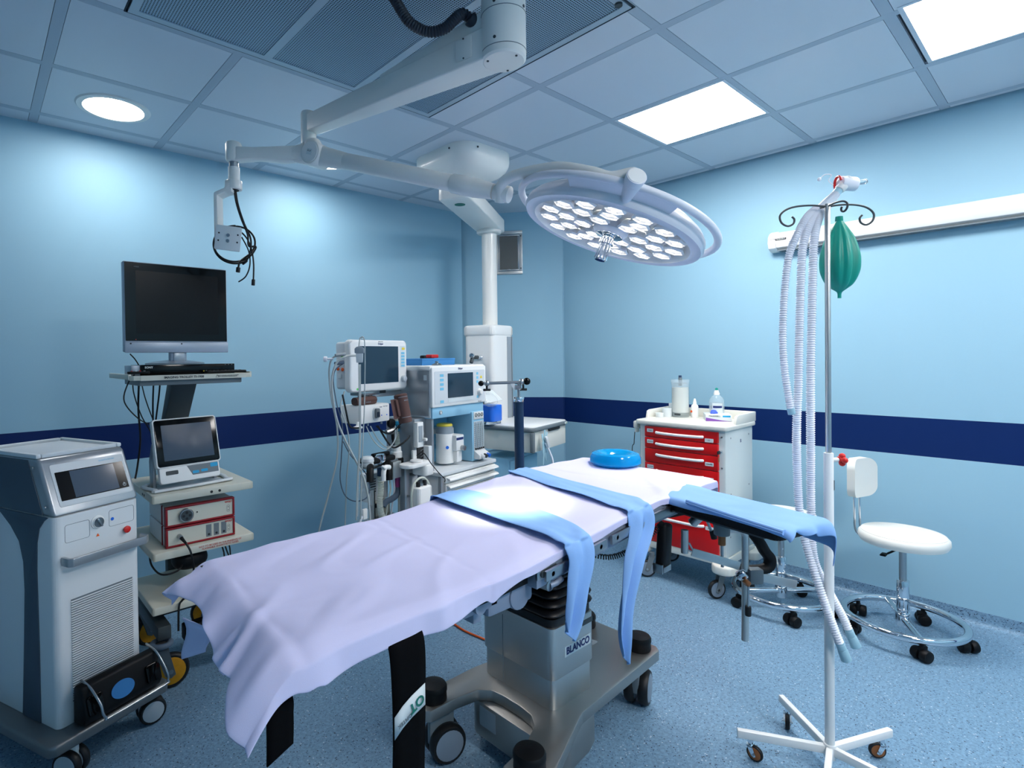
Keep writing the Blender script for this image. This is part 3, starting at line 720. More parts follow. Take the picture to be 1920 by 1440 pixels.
# ---- black straps
def strap(name, rows, label, plate=None):
    t = wthing(name, rows[0][0][:3], label, 'strap', 'black leg straps hanging from the table')
    P = []
    A, _ = catmull([Vector(r[0]) for r in rows], 6); B, _ = catmull([Vector(r[1]) for r in rows], 6)
    for a, b in zip(A, B): P.append([a.lerp(b, k / 4) for k in range(5)])
    MB().grid(P, 'black_strap').build('webbing', t, sharp=180, solid=0.004)
    return t
s1 = strap('leg_strap', [((.664, 1.03, .862 - .02), (.757, 1.03, .862 - .02)), ((.662, .985, .82), (.755, .985, .82)), ((.66, .966, .78), (.752, .966, .78)), ((.662, .962, .65), (.752, .968, .65)), ((.660, .965, .50), (.750, .972, .50)), ((.66, .966, .36), (.75, .97, .36)), ((.662, .966, .30), (.75, .972, .30))], 'wide black strap with a white printed label at the table near side')
MB().grid([[(.663, .9585, .668), (.685, .9588, .684), (.71, .9596, .696), (.7495, .9636, .706)], [(.663, .9590, .62), (.685, .9595, .636), (.71, .9603, .648), (.7495, .9638, .658)]], 'label').build('printed_label', s1, solid=.0008)
text('OT', 0.030, T(.722, .9578, .674) @ RZ(3) @ RX(90) @ RZ(200), 'green_disc', s1, bold=.0008, sx=1)
text('OPITEK', 0.012, T(.690, .9576, .650) @ RZ(1) @ RX(90) @ RZ(200), 'mid_grey', s1)
s2 = strap('leg_strap', [((.40, 1.03, .80), (.452, 1.03, .815)), ((.397, .988, .77), (.450, .988, .79)), ((.396, .982, .745), (.449, .985, .76)), ((.396, .982, .72), (.449, .985, .735)), ((.396, .984, .682), (.449, .988, .70))], 'short plain black strap hanging at the foot corner of the table')

# ---- arm board
A0 = Vector((2.0, 1.03)); ab = -104.4
t = thing('arm_board', (A0.x, A0.y, 0.864), 'padded black arm board sticking out from the table towards the drip stand', 'arm rest', rz=ab)
MB().prism(rrect(-0.03, -.105, .475, .105, .03), 0.005, 0.05, 'black_vinyl', 0.012).build('pad', t)
MB().box((-0.01, -.06, -.012), (.40, .06, .004), 'dark_grey', 0.003).build('board', t)
f = MB(); f.box((-.09, -.05, -.045), (.03, .05, -.008), 'black_vinyl', .01); f.cyl((.05, .04, -.07), (.10, .075, .0), .018, 'steel', bev=.003); f.cyl((.13, .05, -.085), (.12, .02, -.01), .005, 'steel'); f.cyl((.135, .055, -.105), (.13, .05, -.075), .011, 'black_rubber', bev=.003)
f.build('bracket', t)
# the drape folded over the board
P = []
for i in range(26):
    u = i / 25; row = []
    for j in range(25):
        v = (j / 24 - .5) * 2
        wdt = 0.118 * (1 - 0.45 * max(0, 1 - u * 6) ** 2)
        a = abs(v)
        if a < .78: yy = v / .78 * 0.110; zz = 0.055 + 0.003 * noise.noise(Vector((u * 6, v * 3, 1)))
        else: k = (a - .78) / .22; yy = math.copysign(0.110 + 0.007 * sin(min(1, k * 1.5) * pi / 2) + .002 * sin(u * 20), v); zz = 0.055 - k * ((0.020 + .004 * sin(u * 7)) if v < 0 else (0.04 + 0.05 * u))
        row.append((0.004 + 0.486 * u + 0.01 * noise.noise(Vector((v * 2, u, 3))), yy * (wdt / .118), zz + .012 * max(0, 1 - u * 6)))
    P.append(row)
for k in range(1, 7):     # over the tip and down
    a = k / 6; P.append([(0.50 + 0.012 * sin(min(1, a * 1.4) * pi / 2) + 0.01 * a * sin(j * .7), r[1] * (1 - .05 * a), r[2] - a * (0.012 + .05 * (j / 24) ** 1.5 + .006 * sin(j * .9))) for j, r in enumerate(P[25])])
dr = MB().grid(P, 'blue_drape').build('board_drape', None, sharp=180, solid=.004, sub=1)
dr.location = (A0.x, A0.y, 0.864); dr.rotation_euler = (0, 0, radians(ab))
tag(dr, 'blue cloth folded over the arm board beside the drip stand', 'drape')
f = MB()
for k, (w0, off) in enumerate(((.06, .0), (.048, .006))):
    f.tube([(.16 + .0 * k, -.112, .056 + off), (.34, -.119, .050 + off), (.50, -.117, .044 + off)], .006 - .001 * k, 'blue_drape', seg=8, flat=1.6)
h = f.build('folded_hem', dr)

# ---- leg holder gear clamped under the arm board
t = LG = wthing('leg_holder', (1.99, 0.78, 0.46), 'steel leg holder rods and clamps hanging below the blue arm board', 'leg holder')
f = MB(); f.cyl((1.845, .91, .845), (1.843, .91, .765), .012, 'brushed_steel', seg=16); f.box((-.086, -.004, -.014), (.086, .004, .014), 'brushed_steel', .003, T(1.922, .839, .744) @ RZ(-41) @ RY(0) @ Matrix.Rotation(radians(17), 4, 'Y'))
f.cyl((1.855, .900, .80), (1.868, .888, .765), .003, 'steel'); f.cyl((1.845, .91, .78), (1.868, .888, .765), .003, 'steel'); f.build('support_bar', t)
f = MB(); f.cyl((1.943, .827, .875), (1.943, .827, .825), .026, 'mid_grey', bev=.004); f.cyl((1.943, .827, .89), (1.943, .827, .86), .012, 'steel'); f.cyl((1.943, .827, .825), (1.943, .827, .79), .012, 'tan_wheel', bev=.002); f.cyl((1.943, .827, .80), (1.941, .825, .715), .005, 'steel'); f.build('joint', t)
f = MB(); f.tube([(1.955, .815, .842), (1.99, .785, .842), (2.002, .775, .825), (2.003, .774, .79), (2.001, .774, .62), (1.996, .774, .461)], .0115, 'brushed_steel', seg=14, smooth=5); f.build('rod', t)
f = MB(); f.box((-.024, -.022, -.026), (.024, .022, .026), 'mid_grey', .006, T(2.025, .755, .685) @ RZ(-40)); f.box((-.085, -.004, -.015), (.085, .004, .015), 'brushed_steel', .004, T(2.075, .712, .668) @ RZ(-40) @ RY(13)); f.cyl((1.985, .765, .70), (1.985, .79, .68), .016, 'chrome', bev=.003); f.cyl((1.975, .755, .678), (1.965, .76, .668), .013, 'tan_wheel', bev=.002)
f.cyl((1.978, .755, .66), (1.980, .757, .585), .004, 'steel'); f.cyl((1.980, .757, .59), (1.982, .758, .556), .010, 'black_rubber', bev=.003); f.build('clamp', t)
f = MB(); f.tube([(2.04, .775, .835), (2.045, .745, .80), (2.065, .735, .765), (2.085, .725, .735), (2.075, .73, .705), (2.03, .762, .70), (2.005, .79, .70)], lambda u: .020 - .004 * abs(u - .5), 'black_vinyl', seg=12, smooth=6, flat=.55); f.build('boot_strap', t)
f = MB(); f.tube([(1.96, .86, .858), (2.0, .82, .845), (2.05, .79, .85)], .012, 'black_vinyl', seg=8); f.build('pad_strap', t)

LG.location += Vector((.010, .004, -.024))
# floor cable under the table
tag(MB().tube([(1.905, 2.45, .006), (1.93, 2.3, .006), (1.912, 2.12, .006), (1.93, 1.9, .006), (1.85, 1.75, .006)], .005, 'orange', seg=8).build('floor_cable'), 'orange cable lying on the floor behind the table pedestal', 'cable')

# ================================================================== SURGICAL LAMP ON ITS CEILING BOOM
sl = wthing('surgical_lamp', (1.352, 1.268, CEIL), 'large round surgical lamp on a white ceiling boom over the table', 'surgical lamp')
PC = Vector((1.352, 1.268, 0)); PE = Vector((1.133, 2.201, 0)); bd = (PE - PC).normalized(); bn = Vector((-bd.y, bd.x, 0)); bang = math.degrees(atan2(bd.y, bd.x))
f = MB(); f.lathe([(0, 2.402), (.066, 2.402), (.073, 2.408), (.0735, 2.43), (.0735, CEIL)], 'arm_paint', T(PC.x, PC.y, 0), 48)
f.torus(.0738, .0012, 'mid_grey', T(PC.x, PC.y, 2.43), 48, 6); f.torus(.0738, .0012, 'mid_grey', T(PC.x, PC.y, 2.55), 48, 6)
co = f.build('ceiling_column', sl)
def on_cyl(a, z, r): return (PC.x + r * cos(radians(a)), PC.y + r * sin(radians(a)), z)
for a, z in ((-160, 2.45), (-160, 2.565), (-75, 2.56)): MB().cyl(on_cyl(a, z, .072), on_cyl(a, z, .0755), .005, 'dark_grey', seg=12).build('screw', co)
for a in (30, 150, 270): MB().cyl((PC.x + .055 * cos(radians(a)), PC.y + .055 * sin(radians(a)), 2.3995), (PC.x + .055 * cos(radians(a)), PC.y + .055 * sin(radians(a)), 2.404), .004, 'dark_grey', seg=10).build('screw', co)
L = (PE - PC).length
Mb = T(PC.x, PC.y, 0) @ RZ(bang)
f = MB()
# tapering box beam with a raised upper shell
def beam(x0, x1, h0, h1, w0, w1, zb, m, bev):
    b = bmesh.new(); vs = []
    for x, h, w in ((x0, h0, w0), (x1, h1, w1)):
        for sy, sz in ((-1, 0), (1, 0), (1, 1), (-1, 1)): vs.append(b.verts.new((x, sy * w / 2, zb + sz * h)))
    for q in ((0, 3, 2, 1), (4, 5, 6, 7), (0, 1, 5, 4), (1, 2, 6, 5), (2, 3, 7, 6), (3, 0, 4, 7)): b.faces.new([vs[i] for i in q])
    bmesh.ops.recalc_face_normals(b, faces=b.faces); bmesh.ops.bevel(b, geom=list(b.edges), offset=bev, segments=3, affect='EDGES', profile=.5); return b
f.bm(beam(0.02, L, 0.105, 0.074, 0.115, 0.060, 2.405, 'arm_paint', .006), 'arm_paint', Mb)
f.bm(beam(0.02, L * .55, 0.09, 0.02, 0.085, 0.07, 2.49, 'arm_paint', .006), 'arm_paint', Mb)
bo = f.build('boom', sl)
f = MB(); f.prism(rrect(.09, 2.425, .155, 2.50, .008), 0, .0015, 'arm_paint', 0.0004, M=Mb @ T(0, .0565, 0) @ Matrix(((1, 0, 0, 0), (0, 0, 1, 0), (0, 1, 0, 0), (0, 0, 0, 1)))); f.build('cover_plate', bo)
for z in (2.43, 2.495): MB().cyl(Mb @ Vector((.122, .057, z)), Mb @ Vector((.122, .060, z)), .003, 'dark_grey', seg=10).build('screw', bo)
f = MB(); f.lathe([(0, 2.355), (.028, 2.355), (.033, 2.36), (.033, 2.49), (.029, 2.50), (0, 2.502)], 'arm_paint', T(PE.x + bd.x * .022, PE.y + bd.y * .022, 0), 32); f.build('boom_end', sl)
f = MB(); f.rib_tube([(1.072, 1.56, CEIL), (1.080, 1.50, 2.61), (1.108, 1.458, 2.528), (1.155, 1.420, 2.498), (1.20, 1.39, 2.512), (1.235, 1.372, 2.552), (1.262, 1.366, 2.572), (1.292, 1.36, 2.562)], .0165, 'hose_dark', .009, .0018, 16); f.cyl((1.285, 1.361, 2.565), (1.318, 1.352, 2.545), .024, 'hose_dark', r1=.026, bev=.003); f.build('hose', sl)
# spring arm joint, spring arm, monitor arm
HJ = Vector((1.140, 2.165, 2.300)); LJ = Vector((1.454, 1.397, 2.020))
f = MB(); f.cyl((PE.x, PE.y, 2.365), (PE.x + .004, PE.y - .016, 2.315), .036, 'arm_paint', r1=.045, bev=.004); f.build('swivel', sl)
d = (LJ - HJ).normalized(); side = Vector((0, 0, 1)).cross(d).normalized(); upv = d.cross(side); 
f = MB(); f.cyl(HJ - side * .052, HJ + side * .045, .050, 'arm_paint', bev=.006, seg=40); f.cyl(HJ - d * .06 + side * 0, HJ + d * .02, .048, 'arm_paint', bev=.01, seg=32)
f.cyl(HJ + d * .0, HJ + d * .16, .045, 'arm_paint', r1=.034, seg=32); f.build('shoulder', sl)
MB().cyl(HJ - side * .0545, HJ - side * .052, .042, 'white_plastic', seg=40).build('shoulder_cap', sl)
Mh = basis(upv.cross(-side), upv, -side, HJ - side * .0550)
MB().box((-.014, -.012, 0), (.014, .012, .0006), 'label', M=Mh).build('sticker', sl)
text('<->', .014, Mh @ T(0, .003, .0012), 'ink', sl)
f = MB(); ll = (LJ - HJ).length
f.cyl(HJ + d * .155, HJ + d * (ll - .19), .034, 'arm_paint', r1=.032, seg=32, bev=.002); f.build('spring_arm', sl)
f = MB(); f.cyl(HJ + d * (ll - .195), HJ + d * (ll - .10), .036, 'arm_paint', seg=32, bev=.002); f.cyl(HJ + d * (ll - .105), HJ + d * (ll - .02), .036, 'arm_paint', r1=.028, seg=32); f.cyl(HJ + d * (ll - .015), HJ + d * (ll + .045), .030, 'arm_paint', bev=.003, seg=32); f.build('knuckle', sl)
# yoke: bent tube from the knuckle to the lamp back
c = LAMP_C; nn = LAMP_N
e1 = nn.cross(Vector((0, 0, 1))).normalized(); e2 = nn.cross(e1).normalized()
if e2.z < 0: e2 = -e2; e1 = -e1
toJ = (LJ - c); toJ = (toJ - nn * toJ.dot(nn)).normalized()
# frame of the lamp head: +Z is the beam
rightv = Vector((AX.x, AY.x, AZ.x)); hx = (rightv - nn * rightv.dot(nn)).normalized(); hy = nn.cross(hx)
ML = Matrix((hx.to_4d(), hy.to_4d(), nn.to_4d(), c.to_4d())).transposed()
for i in range(3): ML[3][i] = 0
ML[3][3] = 1
def lp(x, y, z): return ML @ Vector((x, y, z))
f = MB(); f.tube([lp(-.056, .352, -.062), lp(-.062, .335, -.085), (1.446, .93, 1.955), (1.438, .995, 1.986), (1.438, 1.12, 2.034), (1.437, 1.254, 2.052), (1.434, 1.325, 2.052), (1.437, 1.365, 2.038), (1.447, 1.380, 2.012), (1.455, 1.392, 1.985)], .0185, 'arm_paint', seg=18, smooth=6); f.build('yoke', sl)
pv0, pv1 = lp(-.052, .300, -.036), lp(-.058, .372, -.068)
f = MB(); f.cyl(pv0, pv1, .024, 'lamp_paint', r1=.030, seg=32, bev=.003); f.cyl(lp(-.050, .296, -.012), lp(-.055, .345, -.050), .013, 'lamp_paint', r1=.024, seg=24); yk = f.build('yoke_pivot', sl)
dpv = (pv1 - pv0).normalized(); MB().cyl(pv1 - dpv * .0005, pv1 + dpv * .0012, .026, 'white_plastic', seg=32).build('pivot_cap', yk)
text('CE', .012, ML @ T(-.056, .3605, -.055) @ RX(-90 + 22), 'mid_grey', yk)
# lamp head
f = MB(); f.lathe([(.276, .004), (.281, -.002), (.296, -.004), (.309, .002), (.316, -.010), (.313, -.032), (.300, -.050), (.27, -.072), (.15, -.088), (0, -.092)], 'lamp_paint', ML, 72, cap=False)
f.lathe([(.276, .004), (.268, -.012), (.255, -.034)], 'reflector', ML, 72, cap=False)
lh = f.build('lamp_head', sl, sharp=60)
MB().lathe([(0, -.034), (.256, -.034)], 'reflector', ML, 64, cap=False).build('reflector', lh)
MB().lathe([(0, .002), (.276, .002)], 'lamp_cover', ML, 64, cap=False).build('cover_lens', lh)
# handle ring with its two solid webs
prof = []
f = MB(); f.torus(.345, .0125, 'lamp_paint', ML @ T(0, 0, -.050), 96, 12)
for a0, a1 in ((74, 132), (254, 312)):
    vs = []; fs = []; n = 24
    for i in range(n + 1):
        a = radians(a0 + (a1 - a0) * i / n); cc, ss = cos(a), sin(a)
        for r_, z_ in ((.300, -.020), (.318, -.022), (.350, -.040), (.352, -.056), (.320, -.060), (.295, -.056)): vs.append((r_ * cc, r_ * ss, z_))
    for i in range(n):
        for k in range(6): fs.append((i * 6 + k, i * 6 + (k + 1) % 6, (i + 1) * 6 + (k + 1) % 6, (i + 1) * 6 + k))
    fs.append(tuple(range(6))); fs.append(tuple(n * 6 + k for k in range(6)))
    f.add(vs, fs, 'lamp_paint', ML)
f.build('handle_ring', lh, sharp=50)
# hexagonal LED optics
def led(x, y, k):
    M = ML @ T(x, y, -.033) @ RZ(30 * (k % 2))
    q = MB(); q.lathe([(.019, 0.0), (.036, .016), (.039, .024), (.033, .030)], 'led_cup', M, 6, cap=False); q.lathe([(.016, 0.001), (.031, .020)], 'reflector', M, 6, cap=False)
    q.lathe([(0, .0035), (.0135, .002)], 'led_core', M, 12, cap=False)
    q.prism([(-.012, -.008), (.012, -.008), (.012, .008), (-.012, .008)], .018, .026, 'led_cup', M=M @ RZ(20)); q.box((-.010, -.006, .0262), (.010, .006, .0275), 'led_core', M=M @ RZ(20))
    q.build('led_module', lh, sharp=20)
k = 0
for rr, n, a0 in ((.100, 6, 10), (.163, 10, 0), (.226, 15, 8)):
    for i in range(n):
        a = radians(a0 + 360 * i / n)
        led(rr * cos(a), rr * sin(a), k); k += 1
f = MB(); f.lathe([(.060, -.033), (.062, -.006), (.050, .010), (.046, .006)], 'lamp_paint', ML, 40, cap=False); f.lathe([(0, -.01), (.050, -.01), (.048, .012), (.030, .016), (.022, .018), (.022, .030), (.026, .031), (.026, .042), (.021, .044), (.019, .085), (.021, .098), (.018, .102), (0, .102)], 'chrome', ML, 32, cap=False)
for i in range(10):
    a = 2 * pi * i / 10; f.cyl(lp(.019 * cos(a), .019 * sin(a), .046), lp(.0205 * cos(a), .0205 * sin(a), .097), .003, 'chrome', seg=8)
f.build('handle', lh)
# monitor arm branch
MA = Vector((.876, 2.427, 2.33)); da = (Vector((MA.x, MA.y, 2.318)) - Vector((PE.x, PE.y, 2.318))).normalized()
f = MB(); p0 = Vector((PE.x, PE.y, 2.315)) + da * .03; p1 = Vector((MA.x, MA.y, 2.328))
f.cyl(p0 + da * 0, p0 + da * .05, .045, 'arm_paint', r1=.034, seg=28, bev=.003)
sd = Vector((-da.y, da.x, 0)); Ma = Matrix((da.to_4d(), sd.to_4d(), Vector((0, 0, 1, 0)), p0.to_4d())).transposed()
for i in range(3): Ma[3][i] = 0
Ma[3][3] = 1
Lh = (p1 - p0).length
f.prism([(0.03, -.030), (.10, -.034), (.20, -.022), (.28, -.026), (Lh, -.030), (Lh, .032), (.22, .026), (0.03, .030)], -.028, .028, 'arm_paint', .006, Ma @ RX(90)); ar = f.build('monitor_arm', sl)
f = MB(); f.cyl((MA.x, MA.y, 2.285), (MA.x, MA.y, 2.372), .034, 'arm_paint', bev=.012, seg=32); f.cyl((MA.x, MA.y, 2.19), (MA.x, MA.y, 2.29), .020, 'steel', seg=24); f.cyl((MA.x, MA.y, 2.20), (MA.x, MA.y, 2.262), .024, 'arm_paint', seg=24)
f.cyl((MA.x, MA.y, 2.165), (MA.x, MA.y, 2.205), .033, 'arm_paint', seg=32, bev=.004); f.cyl((MA.x, MA.y, 2.163), (MA.x, MA.y, 2.168), .020, 'black_rubber', seg=20); f.build('spindle', ar)
br = Vector((-0.758, .652, 0)); bp = Vector((.652, .758, 0)); 
Mc = T(MA.x, MA.y, 0) @ RZ(math.degrees(atan2(-br.y, -br.x)))      # local x to picture right, y away
f = MB(); f.prism([(-.030, 2.168), (-.072, 2.150), (-.078, 2.145), (-.078, 1.95), (-.062, 1.95), (-.062, 2.135), (-.028, 2.150), (.0, 2.150), (.0, 2.20), (-.028, 2.20)][::1], -.032, .032, 'arm_paint', .003, Mc @ RX(90)); f.build('drop_bracket', ar)
f = MB(); f.prism(rrect(-.052, -.052, .052, .052, .006), 0, .006, 'label', .001, Mc @ T(-.010, -.05, 1.945) @ RZ(12) @ RY(6) @ RX(90)); vp = f.build('mount_plate', ar)
Mv = Mc @ T(-.010, -.05, 1.945) @ RZ(12) @ RY(6) @ RX(90)
for x in (-.038, .038):
    for y in (-.014, .018): MB().cyl(Mv @ Vector((x, y, .0055)), Mv @ Vector((x, y, .008)), .0035, 'ink', seg=10).build('hole', vp)
for y in (-.012, .012): MB().cyl(Mv @ Vector((0, y, .005)), Mv @ Vector((0, y, .012)), .007, 'steel', seg=16).build('bolt', vp)
f = MB(); f.box((-.070, -.05, 1.925), (-.02, .005, 1.965), 'arm_paint', .004, Mc); f.build('plate_block', ar)
# loose cables coiled on the bracket
def cm(x, y, z): return Mc @ Vector((x, y, z))
def cab(name, pts, r, label, m='black_rubber', end=None):
    b = MB().tube([cm(*p) for p in pts], r, m, seg=8, smooth=8)
    if end: b.cyl(cm(*pts[-1]), cm(pts[-1][0] + end[0], pts[-1][1], pts[-1][2] + end[1]), r * 2.1, m, seg=10, bev=.001)
    return tag(b.build(name), label, 'cable', 'black cables looped on the lamp arm bracket')
ring = [(.045 * 1.75 * cos(a) - .015, .014, 1.945 + .088 * sin(a)) for a in [0]]
def loop(rx, rz, cx, cz, y, a0, a1, n=14): return [(cx + rx * cos(radians(a0 + (a1 - a0) * i / n)), y, cz + rz * sin(radians(a0 + (a1 - a0) * i / n))) for i in range(n + 1)]
cab('cable', [(0, 0, 2.165), (.008, -.0, 2.11), (.03, -.005, 2.04), (.058, -.01, 1.97), (.062, -.01, 1.92)] + loop(.092, .078, -.006, 1.935, .012, -10, -270) + loop(.086, .072, -.006, 1.94, .018, 90, -55) + [(.02, .0, 1.855), (.012, .0, 1.83)], .0042, 'black cable coiled round the lamp arm plate, ending in a small plug', end=(-.003, -.022))
cab('cable', [(.004, .004, 2.165), (.014, .004, 2.10), (.04, .0, 2.02), (.068, .0, 1.95), (.06, .0, 1.88), (.03, .005, 1.845)] + loop(.097, .085, -.006, 1.935, .02, -60, -215, 8), .0042, 'black cable looping low behind the lamp arm plate')
cab('cable', [(-.03, .01, 1.99), (.02, .0, 1.985), (.055, -.005, 1.95), (.075, -.01, 1.90), (.082, -.01, 1.84), (.080, -.01, 1.775)], .0035, 'black cable hanging lowest from the lamp arm, ending in a square plug', end=(-.002, -.026))
cab('cable', [(.03, -.004, 1.96), (.06, -.008, 1.90), (.066, -.01, 1.84), (.048, -.01, 1.79), (.015, -.01, 1.765)], .0030, 'black cable with a bare curved end hanging from the lamp arm')

# ================================================================== CEILING PENDANT COLUMN
pn = wthing('ceiling_pendant', (2.42, 2.64, CEIL), 'white ceiling supply pendant with angled arm and column in the far corner', 'ceiling pendant')
def srect(cx, cy, hx_, hy_, r, z, n=8): return [(p[0], p[1], z) for p in rrect(cx - hx_, cy - hy_, cx + hx_, cy + hy_, r, n)]
def skin(rings, m, cap=True):
    k = len(rings[0]); vs = [p for r in rings for p in r]
    fs = [(i * k + j, i * k + (j + 1) % k, (i + 1) * k + (j + 1) % k, (i + 1) * k + j) for i in range(len(rings) - 1) for j in range(k)]
    if cap: fs += [tuple(range(k)), tuple((len(rings) - 1) * k + j for j in range(k))]
    return vs, fs, m
rs = [srect(2.42, 2.645, .235, .265, .13, CEIL), srect(2.42, 2.645, .235, .265, .13, 2.655), srect(2.42, 2.645, .232, .262, .13, 2.63), srect(2.42, 2.645, .218, .248, .13, 2.60), srect(2.42, 2.645, .19, .215, .12, 2.575), srect(2.42, 2.645, .15, .17, .11, 2.56), srect(2.42, 2.645, .10, .11, .09, 2.556)]
cv = MB().add(*skin(rs, 'arm_paint')).build('ceiling_cover', pn)
for x, y in ((2.30, 2.378), (2.183, 2.5)): MB().cyl((x, y, 2.675), (x + (-.004 if x < 2.2 else 0), y + (-.004 if y < 2.4 else 0), 2.675), .006, 'dark_grey', seg=10).build('screw', cv)
PP = Vector((3.109, 3.097, 0)); ps = Vector((2.40, 2.66, 0)); pd_ = (PP - ps).normalized(); pang = math.degrees(atan2(pd_.y, pd_.x)); PL = (PP - ps).length
Mp = T(ps.x, ps.y, 0) @ RZ(pang)
f = MB(); f.cyl((ps.x, ps.y, 2.52), (ps.x, ps.y, 2.565), .075, 'arm_paint', seg=40); f.prism(rrect(-.12, -.105, PL + .11, .105, .03), 2.415, 2.52, 'arm_paint', .012, Mp, 3)
f.prism(rrect(-.11, -.085, .10, .085, .03), 2.50, 2.548, 'white_plastic', .006, Mp, 2)
am = f.build('arm', pn)
MB().cyl(Mp @ Vector((.02, 0, 2.4135)), Mp @ Vector((.02, 0, 2.416)), .035, 'green_disc', seg=28).build('marker_disc', am)
MB().lathe([(.098, 2.415), (.098, 2.40), (.09, 2.392), (.06, 2.39)], 'arm_paint', T(PP.x, PP.y, 0), 40, cap=False).build('bearing', pn)
MB().cyl((PP.x, PP.y, 1.60), (PP.x, PP.y, 2.415), .059, 'arm_paint', seg=40).build('drop_tube', pn)
t = pn
HA = 13.0; Mh2 = T(PP.x, PP.y, 0) @ RZ(HA)
f = MB(); f.prism(rrect(-.175, -.13, .125, .13, .03), .93, 1.655, 'white_plastic', .012, Mh2, 3)
f.prism(rrect(-.182, -.136, .130, .136, .03), 1.58, 1.668, 'white_plastic', .02, Mh2, 3); hb = f.build('column_housing', pn)
MB().box((.035, -.1345, .93), (.118, -.129, 1.58), 'label_grey', .002, Mh2).build('side_channel', hb)
MB().box((.096, -.137, .93), (.104, -.1345, 1.58), 'mid_grey', .001, Mh2).build('rail', hb)
MB().prism(rrect(-.16, -.11, .11, .11, .05), .76, .93, 'white_plastic', .02, Mh2, 3).build('lower_cover', pn)
# pendant shelf with drawer
Ms = T(2.854, 2.446, 0) @ RZ(12.9)       # near corner; x along the front right, y away
sh2 = pn
f = MB(); f.prism(rrect(0.0, 0.0, .575, .50, .04), .908, .936, 'mid_grey', .010, Ms, 3); st = f.build('shelf_bumper', pn)
MB().prism(rrect(.012, .012, .563, .488, .03), .930, .944, 'white_plastic', .004, Ms).build('shelf_top', pn)
f = MB(); f.prism(rrect(.02, .018, .555, .46, .01), .765, .907, 'cart_plastic', .006, Ms); dw = f.build('drawer', pn)
f = MB(); f.box((.005, .004, .768), (.035, .03, .905), 'mid_grey', .004, Ms); f.build('corner_post', dw)
f = MB(); f.prism([(.25, .006), (.28, .04), (.40, .04), (.43, .006)][::-1], .89, .9085, 'ink', .002, Ms); f.build('grip_recess', dw)
for x, y in ((.50, -.003), (-.0015, .10)):
    q = MB(); q.box((x, y, .915), (x + (.04 if x > 0 else .003), y + (.004 if x > 0 else .04), .93), 'label', .001, Ms); q.cyl(Ms @ Vector((x + (.02 if x > 0 else 0), y + (0 if x > 0 else .02), .9225)), Ms @ Vector((x + (.02 if x > 0 else -.001), y + (-.001 if x > 0 else .02), .9225)), .004, 'led_green', seg=10); q.build('badge', st)
# lower back cabinet seen under the shelf
cb = thing('supply_cabinet', (2.97, 2.72, 0), 'pale blue cabinet standing under the pendant shelf in the far corner', 'cabinet', rz=12.9)
MB().box((-.10, 0, .0), (.34, .30, .70), 'sky_plastic', .01).build('body', cb)
MB().box((-.085, -.012, .03), (.325, 0, .68), 'sky_plastic', .006).build('door', cb)
# things on / at the pendant
t = thing('blue_basket', (Ms @ Vector((-.0 + .04, .36, .945)))[:], 'blue plastic tub with clear lid standing on the pendant shelf', 'tub', rz=12.9)
MB().prism(rrect(-.075, -.06, .075, .06, .03), .02, .135, 'royal_blue', .006).build('tub', t)
MB().prism(rrect(-.07, -.055, .07, .055, .03), .0, .022, 'clear', .004).build('foot', t)
c2 = Ms @ Vector((-.06, .33, 1.10))
f = MB(); f.lathe([(0, .0), (.035, .005), (.052, .03), (.058, .055), (.050, .058)], 'thin_clear', Matrix.Translation(c2) @ RX(50), 28, cap=False); mk = f.build('breathing_mask'); tag(mk, 'clear breathing mask lying against the pendant column', 'mask')
f = MB(); f.prism([(-.07, -.045), (.07, -.06), (.055, .05), (-.05, .055)], 0, .002, 'label', M=Matrix.Translation(c2 + Vector((.02, -.01, .045))) @ RX(40) @ RY(-15)); tag(f.build('white_packet'), 'white paper packet beside the breathing mask at the pendant column', 'packet')
MhS = Mh2; Mh2 = T(-.165, .145, .05) @ Mh2
P0 = Mh2 @ Vector((-.06, -.20, 1.36))
t = wthing('gas_connector', P0[:], 'chrome gas connector with black hose on the pendant column', 'gas connector')
f = MB(); f.cyl(Mh2 @ Vector((-.17, -.20, 1.372)), Mh2 @ Vector((-.09, -.20, 1.372)), .014, 'dark_grey', bev=.003); f.cyl(Mh2 @ Vector((-.16, -.20, 1.372)), Mh2 @ Vector((-.18, -.20, 1.33)), .014, 'dark_grey', bev=.003); f.cyl(Mh2 @ Vector((-.19, -.21, 1.385)), Mh2 @ Vector((-.155, -.20, 1.385)), .018, 'chrome', bev=.003)
f.cyl(Mh2 @ Vector((-.09, -.20, 1.372)), Mh2 @ Vector((.02, -.20, 1.362)), .010, 'chrome', bev=.002); f.ell(Mh2 @ Vector((-.045, -.20, 1.37)), (.02, .02, .02), 'chrome'); f.build('valve', t)
f = MB(); f.cyl(Mh2 @ Vector((.0, -.20, 1.362)), Mh2 @ Vector((.045, -.20, 1.355)), .014, 'white_plastic', bev=.002); f.cyl(Mh2 @ Vector((.03, -.20, 1.355)), Mh2 @ Vector((.04, -.20, 1.30)), .012, 'white_plastic', bev=.002)
f.build('elbow', t)
f = MB(); f.tube([Mh2 @ Vector(p) for p in ((.04, -.20, 1.30), (.052, -.20, 1.25), (.045, -.205, 1.18), (.0, -.21, 1.10), (-.06, -.22, 1.02))], .009, 'black_rubber', seg=10); f.build('hose', t)
f = MB(); f.cyl(Mh2 @ Vector((-.06, -.13, 1.372)), Mh2 @ Vector((-.06, -.20, 1.372)), .012, 'steel'); f.build('stem', t)
tag(MB().tube([Mh2 @ Vector(p) for p in ((-.16, -.16, .99), (-.13, -.18, 1.0), (-.10, -.19, .96), (-.09, -.19, .86), (-.10, -.19, .74), (-.12, -.19, .72), (-.15, -.19, .72))], .010, 'black_rubber', seg=10).build('column_hose'), 'black hose hanging down the left front of the pendant column', 'hose')
Mh2 = MhS
